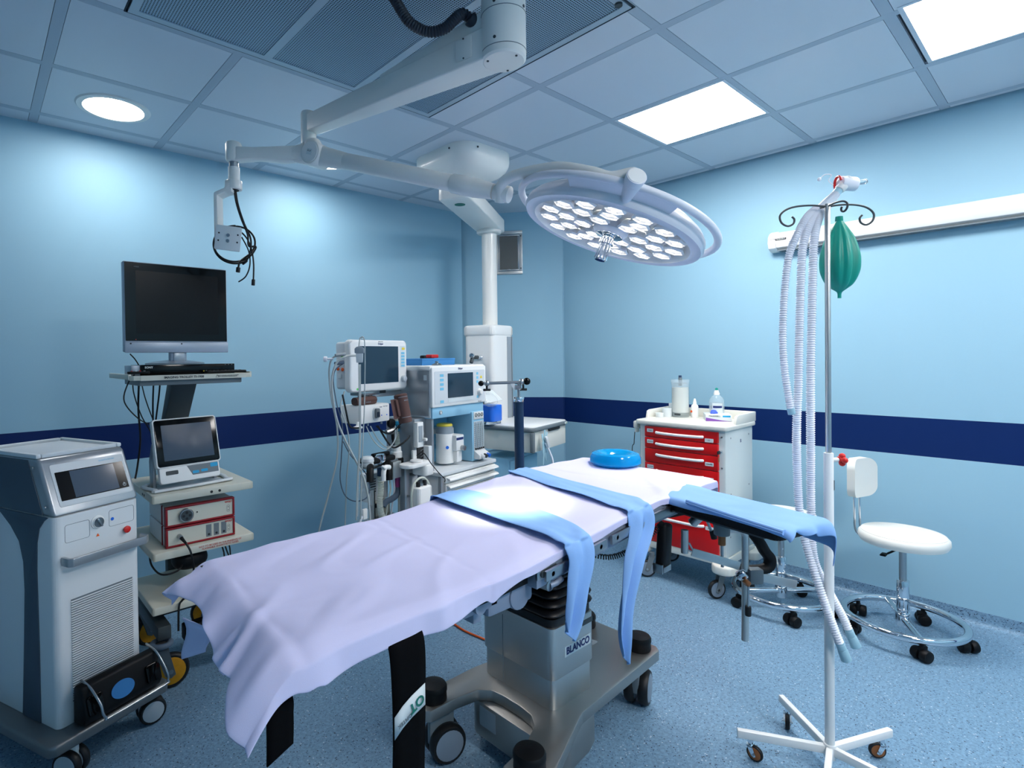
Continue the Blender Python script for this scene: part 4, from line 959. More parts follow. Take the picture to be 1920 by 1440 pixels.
# glove-like pale blue cloth clipped on the shelf edge and tube
g0 = Ms @ Vector((.10, -.03, .80))
f = MB()
for k, (a, ln) in enumerate(((-18, .10), (4, .12), (24, .11), (165, .10), (190, .12))):
    f.box((-.010, -.002, 0), (.010, .002, ln), 'cuff_blue', .002, Matrix.Translation(g0) @ RZ(12.9) @ RY(a))
f.box((-.028, -.003, -.04), (.028, .003, .04), 'cuff_blue', .003, Matrix.Translation(g0) @ RZ(12.9))
tag(f.build('disposable_glove'), 'pale blue glove shaped plastic hanging at the front of the pendant drawer', 'glove')
f = MB(); f.tube([g0 + Vector((.0, -.012, .03)), g0 + Vector((.03, -.02, -.03)), g0 + Vector((.055, -.03, -.12)), g0 + Vector((.055, -.03, -.35)), g0 + Vector((.05, -.03, -.55))], .007, 'tube_white', seg=10)
f.cyl(g0 + Vector((.055, -.03, -.14)), g0 + Vector((.055, -.03, -.18)), .012, 'tube_white', bev=.002); f.box((-.012, -.008, -.03), (.012, .008, .05), 'grey_white', .004, Matrix.Translation(g0 + Vector((.012, -.02, .03))) @ RY(-20))
tag(f.build('suction_tube'), 'thin clear tube hanging down from the pendant drawer front', 'tube')
# dark blue post with swing arm
t = wthing('swing_arm_post', (2.465, 2.223, 0), 'dark blue post with a chrome topped swing arm behind the table', 'support post')
f = MB(); f.cyl((2.465, 2.223, .03), (2.465, 2.223, 1.155), .028, 'post_blue', seg=32); f.build('post', t)
f = MB(); f.cyl((2.465, 2.223, 1.155), (2.465, 2.223, 1.185), .032, 'chrome', bev=.002, seg=32); f.cyl((2.465, 2.223, 1.185), (2.465, 2.223, 1.275), .009, 'steel', seg=16); f.build('collar', t)
f = MB(); f.lathe([(0, 0), (.17, 0), (.18, .01), (.17, .03), (.05, .04), (0, .04)], 'dark_grey', T(2.465, 2.223, 0), 40); f.build('base', t)
f = MB(); f.cyl((2.299, 2.373, 1.267), (2.495, 2.197, 1.272), .009, 'steel', seg=16); f.cyl((2.450, 2.237, 1.24), (2.475, 2.213, 1.24), .013, 'steel'); 
f.ell((2.299, 2.373, 1.267), (.017, .017, .017), 'black_gloss'); f.ell((2.325, 2.35, 1.267), (.017, .017, .017), 'steel'); f.ell((2.478, 2.212, 1.274), (.020, .020, .020), 'steel'); f.ell((2.503, 2.192, 1.276), (.022, .022, .022), 'black_gloss'); f.build('swing_arm', t)
for p in ((2.325, 2.35, 1.228), (2.487, 2.206, 1.228)):
    f = MB(); f.cyl((p[0], p[1], p[2] - .006), (p[0], p[1], p[2] + .03), .006, 'black_rubber'); f.box((-.022, -.006, -.007), (.022, .006, .007), 'black_rubber', .003, T(*p) @ RZ(-40)); f.build('wing_knob', t)
f = MB(); f.prism([(-.03, .02), (.0, .02), (.0, -.03)], -.006, .006, 'grey_white', .002, T(2.448, 2.238, 1.245) @ RZ(-41) @ RX(90)); f.build('bracket', t)

# ================================================================== LASER CONSOLE (front left)
t = thing('medical_console', (0.20, 2.30, 0), 'tall white and silver medical console with slanted touch screen at the left', 'medical console', rz=22.5)
t.location = (0.20, 2.30, 0)
W_, D_ = 0.305, 0.50
# x across the front (0..W_), y away from the viewer; front face at y=0
SIDEM = Matrix(((0, 0, 1, 0), (1, 0, 0, 0), (0, 1, 0, 0), (0, 0, 0, 1)))      # poly (y,z) extruded along x
f = MB(); f.prism([(-.045, -.075), (W_ + .05, -.075), (W_ + .07, -.055), (W_ + .07, .62), (-.065, .62), (-.065, -.055)], .125, .165, 'base_silver', .010, M=T(0, .0, 0), seg=3); f.build('base', t)
# white body
f = MB(); f.prism(rrect(0, 0, W_, D_, .022), .165, .895, 'console_shell', .004); bd_ = f.build('body', t)
# side panels: grey band with white cheeks
for sx, x0, x1 in ((0, -.0035, .001), (1, W_ - .001, W_ + .0035)):
    MB().prism([(.10, .167), (.215, .167), (.195, .45), (.185, .62), (.19, .72), (.215, .79), (.27, .84), (.36, .895), (.03, .895), (.055, .88), (.085, .85), (.10, .80), (.105, .70), (.10, .45)], x0, x1, 'console_side', .001, SIDEM).build('side_band', bd_)
# slanted head
prof = [(0.0, .897), (.085, 1.082), (.10, 1.092), (.50, 1.092), (.50, .897)]
f = MB(); f.prism(prof, 0.0, W_, 'silver_paint', .012, SIDEM, 3); hd = f.build('head', t)
MB().prism([(.06, .900), (.15, 1.085), (.49, 1.085), (.49, .900)], -.003, .0005, 'console_side', .001, SIDEM).build('head_side', hd)
f = MB(); f.prism([(.035, .135), (W_ - .035, .135), (W_ - .02, .15), (W_ - .02, .47), (.02, .47), (.02, .15)], 1.090, 1.096, 'grey_white', .002)
for a, b in (((.0, .10), (.018, .50)), ((W_ - .018, .10), (W_, .50)), ((.018, .482), (W_ - .018, .50)), ((.018, .10), (W_ - .018, .118))): f.box((a[0], a[1], 1.090), (b[0], b[1], 1.106), 'grey_white', .005)
f.build('top_tray', t)
# slanted screen panel: local frame on the slant
sa = atan2(.185, .085); MS = T(0, 0, .897) @ Matrix.Rotation(sa, 4, 'X')        # x across, y up the slant, z outwards
n_out = MS.to_3x3() @ Vector((0, 0, 1))
MS = MS if n_out.y < 0 else MS
f = MB(); f.prism(rrect(.028, .030, W_ - .015, .185, .008), 0, .002, 'grey_white', .0006, MS); sp = f.build('screen_surround', hd)
f = MB(); f.prism(rrect(.038, .050, W_ - .025, .155, .001), .002, .0035, 'black_gloss', M=MS); sc_ = f.build('screen', hd)
MB().prism(rrect(.085, .053, W_ - .062, .152, .001), .0035, .0040, 'screen_grey', M=MS).build('display', sc_)
f = MB(); f.torus(.0055, .0008, 'label', MS @ T(W_ - .041, .063, .0042), 24, 6); f.box((W_ - .0417, .062, .004), (W_ - .0403, .072, .0048), 'label', M=MS); f.build('power_symbol', sc_)
text('QUANTA SYSTEM', .0075, MS @ T(.225, .172, .0022), 'button_blue', sp)
# front panel details
def fr(x, z, y=-.0006): return T(x, y, z) @ RX(90)
f = MB(); f.lathe([(0, .0), (.024, .0), (.024, .003), (.020, .004), (.019, .010), (0, .010)], 'white_plastic', fr(.146, .845), 32); f.lathe([(0, .010), (.018, .010), (.017, .012), (0, .012)], 'steel', fr(.146, .845), 28); f.box((-.003, -.017, .012), (.003, .017, .020), 'steel', .002, fr(.146, .845) @ RZ(30)); f.build('key_switch', t)
MB().prism([(-.006, -.005), (.006, -.005), (0, .006)], 0, .0008, 'orange', M=fr(.146, .798)).build('warning_triangle', t)
f = MB(); f.lathe([(0, .016), (.008, .016), (.0125, .013), (.013, .008), (.009, .005), (.009, 0), (0, 0)], 'red', fr(.250, .790), 28); f.build('emergency_button', t)
MB().lathe([(0, .0008), (.006, .0008), (.006, 0), (0, 0)], 'royal_blue', fr(.20, .842), 20).build('blue_sticker', t)
def outline(x0, z0, x1, z1):
    f = MB(); f.tube([(p[0], -.0003, p[1]) for p in rrect(x0, z0, x1, z1, .008)], .0007, 'mid_grey', seg=5, smooth=1, closed=True); return f
outline(.035, .80, .118, .862).build('panel_line', t); outline(.188, .815, .283, .875).build('panel_line', t)
# handle bar
f = MB(); f.prism([(.018, -.004), (.018, -.045), (.030, -.058), (W_ - .030 + .02, -.058), (W_ - .012 + .02, -.045), (W_ + .008, -.004), (W_ - .004, -.004), (W_ - .006, -.040), (W_ - .014, -.046), (.036, -.046), (.030, -.040), (.030, -.004)], .728, .758, 'silver_paint', .003); f.build('handle_bar', t)
# ventilation grille of fine louvres
f = MB(); n = 42; z0, z1 = .245, .595
f.box((.050, -.0012, z0 - .004), (.272, .001, z1 + .004), 'mid_grey')
for i in range(n):
    z = z0 + (z1 - z0) * (i + .5) / n; h = (z1 - z0) / n
    f.prism([(-.0005, z - h * .46), (-.0068, z + h * .02), (-.0068, z + h * .12), (-.0005, z + h * .30)], .049, .273, 'console_shell', M=SIDEM)
f.build('grille', t)
for x in (.0, ): MB().cyl((-.004, .04, .93), (-.008, .04, .93), .006, 'steel', seg=12).build('screw', t); MB().cyl((-.004, .115, 1.06), (-.008, .115, 1.06), .006, 'steel', seg=12).build('screw', t)
# foot pedal parked on a wire rack at the front
pdl = thing('foot_pedal', (0.20, 2.30, 0), 'black foot pedal with a blue oval parked in the rack of the console', 'foot pedal', rz=22.5)
f = MB(); f.prism([(-.006, .168), (-.070, .172), (-.084, .200), (-.052, .300), (-.008, .300)], .045, W_ + .03, 'black_vinyl', .010, SIDEM, 3); pb = f.build('housing', pdl)
SL = T(0, -.070, .235) @ RX(72.3)
MB().lathe([(0, .009), (1, .008)], 'fabric_blue', SL @ T(.18, .0, 0) @ Matrix.Diagonal((.043, .030, 1, 1)), 36, cap=False).build('blue_oval', pb)
MB().prism(rrect(.27, -.035, .325, .03, .01), -.002, .012, 'black_gloss', .003, SL).build('pedal', pb); MB().prism(rrect(.055, -.035, .11, .03, .01), -.002, .012, 'black_gloss', .003, SL).build('pedal', pb)
f = MB(); f.tube([(.075, -.004, .305), (.075, -.060, .29), (.078, -.112, .245), (.080, -.122, .215), (.090, -.124, .195), (.105, -.124, .19), (W_ + .005, -.124, .19), (W_ + .022, -.122, .20), (W_ + .022, -.115, .235), (W_ + .018, -.060, .298), (W_ + .016, -.004, .318)], .0045, 'steel', seg=10, smooth=5); f.build('wire_rack', t)
for x, y, rz in ((.03, -.02, 20), (W_ + .035, .0, 70), (-.03, .55, 30), (W_ + .03, .55, 60)):
    caster(t, x, y, .050, .052, .127, 'black_rubber', 'pale_wheel', 'white_plastic', rz, twin=True)

# ================================================================== IMAGING TROLLEY
t = wthing('imaging_trolley', (0.77, 2.82, 0), 'cream equipment trolley with shelves under the television at the left wall', 'trolley')
SX0, SX1, SY0, SY1 = 0.560, 0.988, 2.56, 3.04
for z, yb in ((.858, SY1), (.615, SY1), (.375, SY1 - .02)):
    f = MB(); f.prism(rrect(SX0, SY0 + (.03 if z < .4 else 0), SX1, yb, .008), z - .034, z, 'cream_enamel', .005, seg=2); s_ = f.build('shelf', t)
    if z > .8:
        for p, dv in (((.80, SY0, .840), (0, -1)), ((.835, SY0, .840), (0, -1)), ((SX0, 2.70, .840), (-1, 0)), ((SX0, 2.73, .840), (-1, 0))):
            MB().cyl(p, (p[0] + dv[0] * .0012, p[1] + dv[1] * .0012, p[2]), .006, 'ink', seg=14).build('plug', s_)
    elif z > .5:
        text('NOT TO BE USED IN THE PRESENCE OF\nFLAMMABLE ANAESTHETIC GASES', .0105, tface(.835, SY0 - .0008, .598), 'red_ink', s_)
# column: rear post then a raked neck to the top shelf
f = MB(); f.box((.725, 3.02, .20), (.815, 3.07, 1.02), 'dark_grey', .006); f.build('rear_post', t)
f = MB(); f.prism([(3.00, .98), (3.07, .98), (3.07, 1.02), (2.86, 1.33), (2.77, 1.33), (3.00, 1.05)], .700, .812, 'dark_grey', .006, SIDEM); f.build('neck', t)
f = MB(); f.box((.715, 2.92, .74), (.825, 3.05, .80), 'dark_grey', .01); f.build('bracket', t)
f = MB()
f.box((.50, 2.60, 1.352), (1.0, 3.02, 1.360), 'cream_enamel', .002)
f.prism([(.505, 2.580, ), (.992, 2.580), (1.005, 2.600), (.49, 2.600)], 1.346, 1.366, 'cream_enamel', .002); f.box((.488, 2.60, 1.350), (.500, 3.02, 1.372), 'cream_enamel', .002); f.box((.995, 2.60, 1.350), (1.005, 3.02, 1.372), 'cream_enamel', .002)
ts = f.build('top_shelf', t)
MB().box((.53, 2.605, 1.322), (.96, 2.90, 1.350), 'mid_grey', .004).build('under_frame', ts)
MB().box((.53, 2.577, 1.345), (.97, 2.580, 1.366), 'cream_enamel').build('front_lip', ts)
text('IMAGING TROLLEY TI-1900', .0135, tface(.700, 2.5762, 1.3555), 'ink', ts, bold=.0003, sx=1.0)
text('STABILITY WARNING: LOAD NOT TO EXCEED\nREAD THE INSTRUCTIONS BEFORE USE', .0048, tface(.885, 2.5762, 1.3555), 'ink', ts)
f = MB(); f.tube([(.832, 2.5765, 1.350), (.846, 2.5765, 1.350), (.839, 2.5765, 1.362)], .0008, 'ink', seg=4, smooth=1, closed=True); f.build('warning_mark', ts)
# base legs and big casters
f = MB(); f.box((.585, 2.62, .215), (.64, 3.10, .275), 'dark_grey', .006); f.box((.925, 2.62, .215), (.98, 3.10, .275), 'dark_grey', .006); f.box((.62, 2.86, .22), (.95, 2.96, .34), 'dark_grey', .006); f.build('base_frame', t)
for x, y, rz, wh in ((.600, 2.63, -100, 1), (.955, 2.66, -40, 1), (.62, 3.08, -70, 1), (.955, 3.08, 60, 1)):
    caster(t, x, y, .076, .034, .20, 'black_rubber', 'amber_wheel', 'base_silver', rz, trail=.035)
    MB().torus(.036, .013, 'hose_grey', T(x, y, .20), 36, 12).build('bumper_ring', t)
# power block with sockets
pbx = wthing('power_strip', (.80, 2.70, .0), 'black socket block with a round white outlet low on the trolley', 'power strip')
f = MB(); f.box((.70, 2.64, .165), (.90, 2.70, .235), 'black_vinyl', .006); f.build('body', pbx)
for x in (.735, .80, .865): MB().lathe([(0, .0), (.022, .0), (.022, .004), (.019, .002), (0, .002)], 'grey_white', T(x, 2.64, .20) @ RX(90), 24).build('socket', pbx)
for zz, x in ((0, 0),):
    pass
# light sources with red rimmed fronts
def unit(z0, lab):
    t = wthing('light_source' if z0 > .7 else 'camera_unit', (.77, 2.62, z0), lab, 'medical device')
    x0, x1, y0, y1, h = .618, .912, 2.60, 2.90, .083
    MB().box((x0 + .004, y0 + .02, z0), (x1 - .004, y1, z0 + h), 'grey_white', .003).build('case', t)
    f = MB()
    for lo, hi in (((x0, z0), (x1, z0 + .008)), ((x0, z0 + h - .006), (x1, z0 + h + .002)), ((x0, z0 + .008), (x0 + .009, z0 + h - .006)), ((x1 - .009, z0 + .008), (x1, z0 + h - .006))): f.box((lo[0], y0 - .008, lo[1]), (hi[0], y0 + .024, hi[1]), 'dark_red', .002)
    f.build('red_rim', t)
    MB().box((x0 + .009, y0 - .003, z0 + .008), (x1 - .009, y0 + .02, z0 + h - .006), 'cream_enamel').build('front_panel', t)
    MB().box((x0 + .0, y0 + .06, z0), (x0 + .006, y0 + .068, z0 + h + .001), 'dark_red').build('side_stripe', t)
    text('WOLF', .011, tface(x1 - .028, y0 - .0038, z0 + h - .016), 'red_ink', t, bold=.0004)
    f = MB(); f.tube([(p[0], y0 - .0034, p[1]) for p in rrect(x1 - .034, z0 + .022, x1 - .022, z0 + .052, .005)], .0007, 'mid_grey', seg=4, smooth=1, closed=True)
    f.build('switch_outline', t)
    for zz in (.030, .044): MB().cyl((x1 - .028, y0 - .0034, z0 + zz), (x1 - .028, y0 - .0045, z0 + zz), .002, 'ink', seg=8).build('switch', t)
    return t, x0, x1, y0, h
t, x0, x1, y0, h = unit(.706, 'red rimmed beige light source box with a round dark port, upper one on the trolley')
f = MB(); f.lathe([(.030, 0), (.031, .012), (.027, .016), (.0, .016)], 'steel', T(.700, y0 - .003, .748) @ RX(90), 36); pt = f.build('port', t)
f = MB(); f.lathe([(0, .0165), (.024, .0165), (.024, .018), (0, .018)], 'dark_grey', T(.700, y0 - .003, .748) @ RX(90), 32); f.build('port_plate', pt)
for a in range(0, 360, 90): MB().cyl((.700 + .013 * cos(radians(a)), y0 - .020, .748 + .013 * sin(radians(a))), (.700 + .013 * cos(radians(a)), y0 - .0215, .748 + .013 * sin(radians(a))), .006, 'ink', seg=12).build('port_hole', pt)
MB().cyl((.748, y0 - .003, .752), (.748, y0 - .005, .752), .003, 'ink', seg=10).build('small_button', t)
t, x0, x1, y0, h = unit(.617, 'red rimmed beige camera box with a plugged cable, lower one on the trolley')
for x in (.785, .818, .851):
    MB().box((x, y0 - .004, .632), (x + .023, y0 - .0025, .686), 'mid_grey').build('indicator_panel', t)
    MB().cyl((x + .0115, y0 - .004, .642), (x + .0115, y0 - .005, .642), .005, 'ink', seg=14).build('indicator', t)
f = MB(); f.cyl((.672, y0 - .003, .662), (.674, y0 - .028, .658), .010, 'steel', bev=.002); f.cyl((.674, y0 - .028, .658), (.684, y0 - .058, .640), .008, 'black_rubber', r1=.005); f.build('plug', t)
tag(MB().tube([(.684, y0 - .058, .640), (.700, 2.53, .60), (.712, 2.535, .52), (.705, 2.55, .44), (.690, 2.57, .40), (.675, 2.58, .383), (.66, 2.575, .36), (.655, 2.57, .26)], .0045, 'black_rubber', seg=8).build('camera_cable'), 'black cable hanging from the plug of the lower red rimmed box', 'cable')
f = MB(); f.ell((.730, 2.66, .535), (.075, .06, .045), 'black_vinyl', p=.8); tag(f.build('black_pouch'), 'rounded black pouch hanging under the middle trolley shelf', 'pouch')
for k, lab in enumerate(('outer loop of black cable heaped on the lowest trolley shelf', 'inner loop of black cable heaped on the lowest trolley shelf', 'small loop of black cable beside the heap on the lowest trolley shelf')):
    P = [(.725 + .02 * k + (.062 - .014 * k) * cos(a), 2.69 + .01 * k + (.075 - .015 * k) * sin(a), .382 + .008 * k + .022 * sin(a * .5 + k)) for a in [2 * pi * i / 14 for i in range(14)]]
    tag(MB().tube(P, .0045, 'black_rubber', seg=8, closed=True, smooth=4).build('cable_loop'), lab, 'cable', 'cable loops on the lowest trolley shelf')
f = MB(); f.cyl((.668, 2.60, .40), (.690, 2.62, .462), .009, 'black_rubber', bev=.003); tag(f.build('cable_plug'), 'black cable plug standing in the heap on the lowest trolley shelf', 'plug')
tag(MB().tube([(SX0 + .02, 2.72, .583), (.575, 2.66, .54), (.60, 2.60, .51), (.66, 2.585, .515), (.70, 2.63, .535)], .004, 'black_rubber', seg=8).build('cable'), 'thin black cable sagging under the middle trolley shelf', 'cable')
for i, (x, y) in enumerate(((.90, 2.75), (.93, 2.80), (.87, 2.70))):
    tag(MB().tube([(x, y, .583), (x + .02, y - .02, .50), (x + .05 - .03 * i, y - .03, .40), (x + .03, y, .378)], .0035, 'black_rubber', seg=7).build('cable'), ('leftmost of the three thin black cables hanging below the middle trolley shelf', 'middle one of the three thin black cables hanging below the middle trolley shelf', 'rightmost of the three thin black cables hanging below the middle trolley shelf')[(1, 2, 0)[i]], 'cable', 'cables below the middle trolley shelf')
# tilted touch monitor on the upper shelf
t = thing('touch_monitor', (.602, 2.64, .859), 'tilted tablet style monitor with cyan keys on the trolley shelf', 'monitor', rz=6)
TL = T(0, -.015, .0) @ RX(-15)
f = MB(); f.tube([(.0, -.03, .008), (.29, -.03, .008), (.305, .0, .008), (.30, .14, .008), (.0, .14, .008), (-.012, .0, .008)], .007, 'grey_white', seg=8, smooth=4, closed=True, flat=1.6)
f.box((.0, -.03, .0), (.29, .14, .006), 'label_grey', .002); f.build('stand_base', t)
for x in (.0, .270): MB().prism([(.06, .004), (.10, .004), (.11, .12), (.075, .20), (.055, .20)], x, x + .014, 'silver_paint', .003, SIDEM).build('stand_arm', t)
f = MB(); f.prism(rrect(.0, .098, .285, .318, .014), 0, .030, 'white_plastic', .004, TL @ T(0, .03, 0) @ RX(90)); mo = f.build('case', t)
f = MB(); f.prism(rrect(.010, .030, .275, .104, .010), 0, .026, 'white_plastic', .004, TL @ T(0, .03, 0) @ RX(90)); f.build('key_bar', t)
Mq = TL @ RX(90)
MB().prism(rrect(.006, .104, .279, .312, .010), .0005, .0015, 'black_gloss', .0004, Mq).build('bezel', mo)
MB().prism(rrect(.034, .128, .256, .288, .002), .0015, .0022, 'screen_grey', .0, Mq).build('display', mo)
MB().prism([(.128, .096), (.268, .096), (.268, .052), (.150, .052)], -.0040, -.0028, 'mid_grey', M=Mq).build('key_panel', mo)
for x, y, w2, h2 in ((.150, .058, .028, .012), (.188, .060, .030, .012), (.232, .076, .034, .018)): MB().prism(rrect(x, y, x + w2, y + h2, .003), -.0030, -.0018, 'cyan_button', M=Mq).build('key', mo)
MB().prism(rrect(.036, .066, .088, .084, .004), -.0042, -.0022, 'dark_grey', M=Mq).build('port', mo)
# television on top
t = thing('television', (.500, 2.72, 1.40), 'flat television with silver speaker bar on top of the trolley', 'television')
f = MB(); f.prism(rrect(.0, .068, .437, .462, .006), 0, .045, 'silver_plastic', .004, T(0, .045, 0) @ RX(90)); cs = f.build('case', t)
MB().box((.05, .045, .12), (.39, .10, .42), 'dark_grey', .02).build('back', cs)
MB().prism(rrect(.004, .116, .433, .458, .003), 0, .002, 'black_gloss', M=RX(90)).build('bezel', cs)
MB().prism(rrect(.046, .148, .394, .424, .002), .002, .0026, 'screen_dark', M=RX(90)).build('screen', cs)
f = MB(); f.box((-.001, -.006, .064), (.438, .002, .112), 'silver_plastic', .004); sb_ = f.build('speaker_bar', cs)
for x in (.022, .228): MB().cyl((x, -.0055, .104), (x, -.0072, .104), .0035, 'ink', seg=12).build('sensor', sb_)
MB().cyl((.043, -.002, .122), (.043, -.0028, .122), .0018, 'red', seg=8).build('standby_light', cs)
text('VISEO', .008, tface(.050, -.0026, .440), 'mid_grey', cs)
f = MB(); f.box((.183, .01, .018), (.255, .05, .075), 'silver_plastic', .01); f.box((.196, .004, .020), (.243, .012, .070), 'silver_paint', .003); f.build('neck', t)
f = MB(); f.lathe([(0, .0), (.125, .0), (.128, .004), (.10, .010), (.04, .018), (0, .020)], 'silver_plastic', T(.215, .05, .012) @ Matrix.Diagonal((1, .62, 1, 1)), 48); f.build('foot', t)
# recorder box, remote, keypad
t = wthing('video_recorder', (.73, 2.75, 1.361), 'flat black video recorder under the television foot', 'video recorder')
MB().box((.548, 2.655, 1.363), (.945, 2.86, 1.4105), 'black_gloss', .002).build('case', t)
MB().box((.512, 2.665, 1.363), (.547, 2.80, 1.4085), 'silver_plastic', .002).build('side_unit', t)
text('SONY', .012, tface(.578, 2.6540, 1.399), 'label', t, bold=.0003)
for x, c_ in ((.805, 'yellow'), (.816, 'label'), (.828, 'red')): MB().cyl((x, 2.655, 1.3785), (x, 2.652, 1.3785), .0028, c_, seg=12).build('socket', t)
for x in (.90, .915, .93): MB().box((x, 2.6542, 1.405), (x + .004, 2.6552, 1.407), 'label_grey').build('mark', t)
t = thing('remote_control', (.487, 2.612, 1.374), 'black remote control lying on the left front corner of the top shelf', 'remote control', rz=-10)
MB().prism(rrect(0, 0, .085, .045, .015), 0, .010, 'black_vinyl', .003).build('body', t)
for i in range(4): MB().cyl((.016 + .016 * i, .030, .010), (.016 + .016 * i, .030, .0125), .004, ('red', 'label', 'red', 'label_grey')[i], seg=12).build('button', t)
t = thing('keypad_remote', (.80, 2.606, 1.368), 'long black remote lying on the right of the top trolley shelf', 'remote control', rz=2)
MB().prism(rrect(0, 0, .19, .04, .014), 0, .012, 'black_vinyl', .004).build('body', t)
for i in range(9): MB().box((.02 + .017 * i, .014, .012), (.03 + .017 * i, .024, .0138), 'dark_grey', .001).build('button', t)
# cables falling behind the trolley neck
CAB = [([(.515, 2.62, 1.37), (.497, 2.66, 1.33), (.50, 2.75, 1.25), (.58, 2.88, 1.16), (.66, 2.95, 1.11), (.70, 2.99, 1.07)], .0028, 'thin black cable curving from the remote control to the trolley neck'),
       ([(.54, 2.78, 1.35), (.555, 2.84, 1.28), (.60, 2.92, 1.17), (.655, 3.0, 1.08), (.68, 3.03, 1.0)], .0026, 'thin black cable slanting from the left end of the top shelf'),
       ([(.585, 2.85, 1.35), (.62, 2.93, 1.25), (.67, 3.0, 1.13), (.695, 3.03, 1.08)], .0026, 'black cable slanting down close to the trolley neck'),
       ([(.60, 2.95, 1.35), (.60, 2.98, 1.2), (.61, 3.0, 1.05), (.60, 3.02, .92), (.585, 3.0, .862)], .0045, 'thick black cable hanging straight behind the trolley to the upper shelf'),
       ([(.67, 2.98, 1.35), (.668, 3.0, 1.22), (.672, 3.02, 1.1)], .0040, 'black cable hanging straight just left of the trolley neck'),
       ([(.70, 2.98, 1.35), (.695, 3.0, 1.25), (.685, 3.03, 1.12), (.672, 3.05, .95), (.665, 3.03, .862)], .0040, 'black cable hanging down behind the touch monitor'),
       ([(.535, 2.80, 1.46), (.56, 2.81, 1.43), (.60, 2.86, 1.37)], .0028, 'thin black cable from the television left underside')]
for P, r_, lab in CAB: tag(MB().tube(P, r_, 'black_rubber', seg=8).build('cable'), lab, 'cable', 'cables behind the imaging trolley')

# ================================================================== ANAESTHESIA MACHINE
t = thing('anaesthesia_machine', (1.976, 2.451, 0), 'white and pale blue anaesthesia machine with screen, vaporizer and drawers behind the table', 'anaesthesia machine', rz=10)
# head unit
f = MB(); f.box((.003, .012, 1.078), (.520, .30, 1.366), 'grey_white', .006); hu = f.build('head_unit', t)
MB().box((-.001, .018, 1.09), (.004, .25, 1.355), 'silver_paint', .001).build('side_cover', hu)
MB().box((-.0015, .028, 1.295), (.0, .052, 1.325), 'label', 0).build('blue_sticker', hu)
f = MB(); f.prism(rrect(.0, 1.137, .527, 1.372, .014), -.012, .010, 'white_plastic', .005, RX(90), 3); pn_ = f.build('screen_panel', t)
MB().box((-.006, .0, 1.350), (.530, .305, 1.378), 'white_plastic', .010).build('top_cover', t)
MB().prism(rrect(.022, 1.155, .512, 1.345, .008), .0095, .0112, 'grey_white', M=RX(90)).build('inlay', pn_)
MB().prism(rrect(.140, 1.186, .388, 1.331, .002), .0112, .0125, 'screen_blue', M=RX(90)).build('screen', pn_)
MB().prism(rrect(.142, 1.161, .388, 1.183, .001), .0112, .0120, 'label', M=RX(90)).build('soft_keys', pn_)
for z in (1.320, 1.294, 1.268, 1.242, 1.168): MB().prism(rrect(.070, z - .008, .102, z + .008, .002), .0112, .0122, 'button_blue', M=RX(90)).build('key', pn_)
for z, c_ in ((1.322, 'button_blue'), (1.296, 'button_blue'), (1.270, 'button_blue'), (1.176, 'button_blue')): MB().prism(rrect(.425, z - .008, .443, z + .008, .002), .0112, .0122, c_, M=RX(90)).build('key', pn_)
MB().prism(rrect(.465, 1.290, .483, 1.306, .002), .0112, .0122, 'yellow', M=RX(90)).build('alarm_key', pn_)
MB().lathe([(0, .03), (.014, .03), (.019, .022), (.021, .011), (0, .011)], 'white_plastic', T(.452, 0, 1.205) @ RX(90), 28).build('knob', pn_)
text('Dräger', .015, tface(.262, -.0125, 1.357), 'navy_ink', pn_, bold=.0003)
text('Fabius plus', .008, tface(.455, -.0125, 1.147), 'mid_grey', pn_)
# pale blue frame under the screen, recess and flowmeter column
MB().box((.012, .0, 1.072), (.512, .29, 1.137), 'sky_plastic', .005).build('blue_beam', t)
f = MB(); f.lathe([(0, .004), (.012, .004), (.013, 0), (0, 0)], 'grey_white', T(.085, 0, 1.105) @ RX(90), 24); f.torus(.010, .0012, 'mid_grey', T(.085, -.004, 1.105) @ RX(90), 20, 6); f.build('power_badge', t)
MB().box((.035, .19, .77), (.40, .29, 1.074), 'sky_panel', .003).build('recess_panel', t)
MB().box((.020, .012, .77), (.036, .29, 1.074), 'silver_paint', .002).build('recess_side', t)
f = MB(); f.box((.372, -.012, .775), (.500, .26, 1.085), 'sky_plastic', .006); fc = f.build('flow_column', t)
MB().box((.388, -.016, 1.035), (.490, -.010, 1.082), 'white_plastic', .002).build('gauge_plate', fc)
for x in (.408, .439, .470):
    f = MB(); f.torus(.0105, .0018, 'dark_grey', T(x, -.0165, 1.062) @ RX(90), 24, 6); f.lathe([(0, .0165), (.010, .0165), (0, .0165)], 'white_plastic', T(x, 0, 1.062) @ RX(90), 20, cap=False); f.build('gauge', fc)
MB().box((.388, -.0145, .845), (.492, -.011, 1.022), 'grey_white').build('flow_window', fc)
for x in (.400, .420, .440, .460, .480):
    f = MB(); f.cyl((x, -.020, .85), (x, -.020, 1.018), .0042, 'clear', seg=12); f.build('flow_tube', fc)
    f = MB(); [f.box((x - .007, -.0155, .86 + i * .0125), (x - .003, -.0144, .862 + i * .0125), 'ink') for i in range(12)]; f.box((x - .002, -.0155, .86), (x, -.0144, 1.01), 'mid_grey'); f.build('scale_marks', fc)['kind'] = 'stuff'
    MB().cyl((x, -.02, .846), (x, -.02, .856), .005, 'ink', seg=10).build('tube_seat', fc)
f = MB(); f.prism([(-.012, .845), (-.060, .815), (-.055, .790), (-.012, .790)], .385, .495, 'white_plastic', .004, SIDEM); f.build('valve_block', fc)
for x, m_ in ((.410, 'white_plastic'), (.441, 'dark_grey'), (.472, 'royal_blue')): MB().cyl((x, -.050, .812), (x, -.075, .805), .012, m_, bev=.003, seg=20).build('flow_knob', fc)
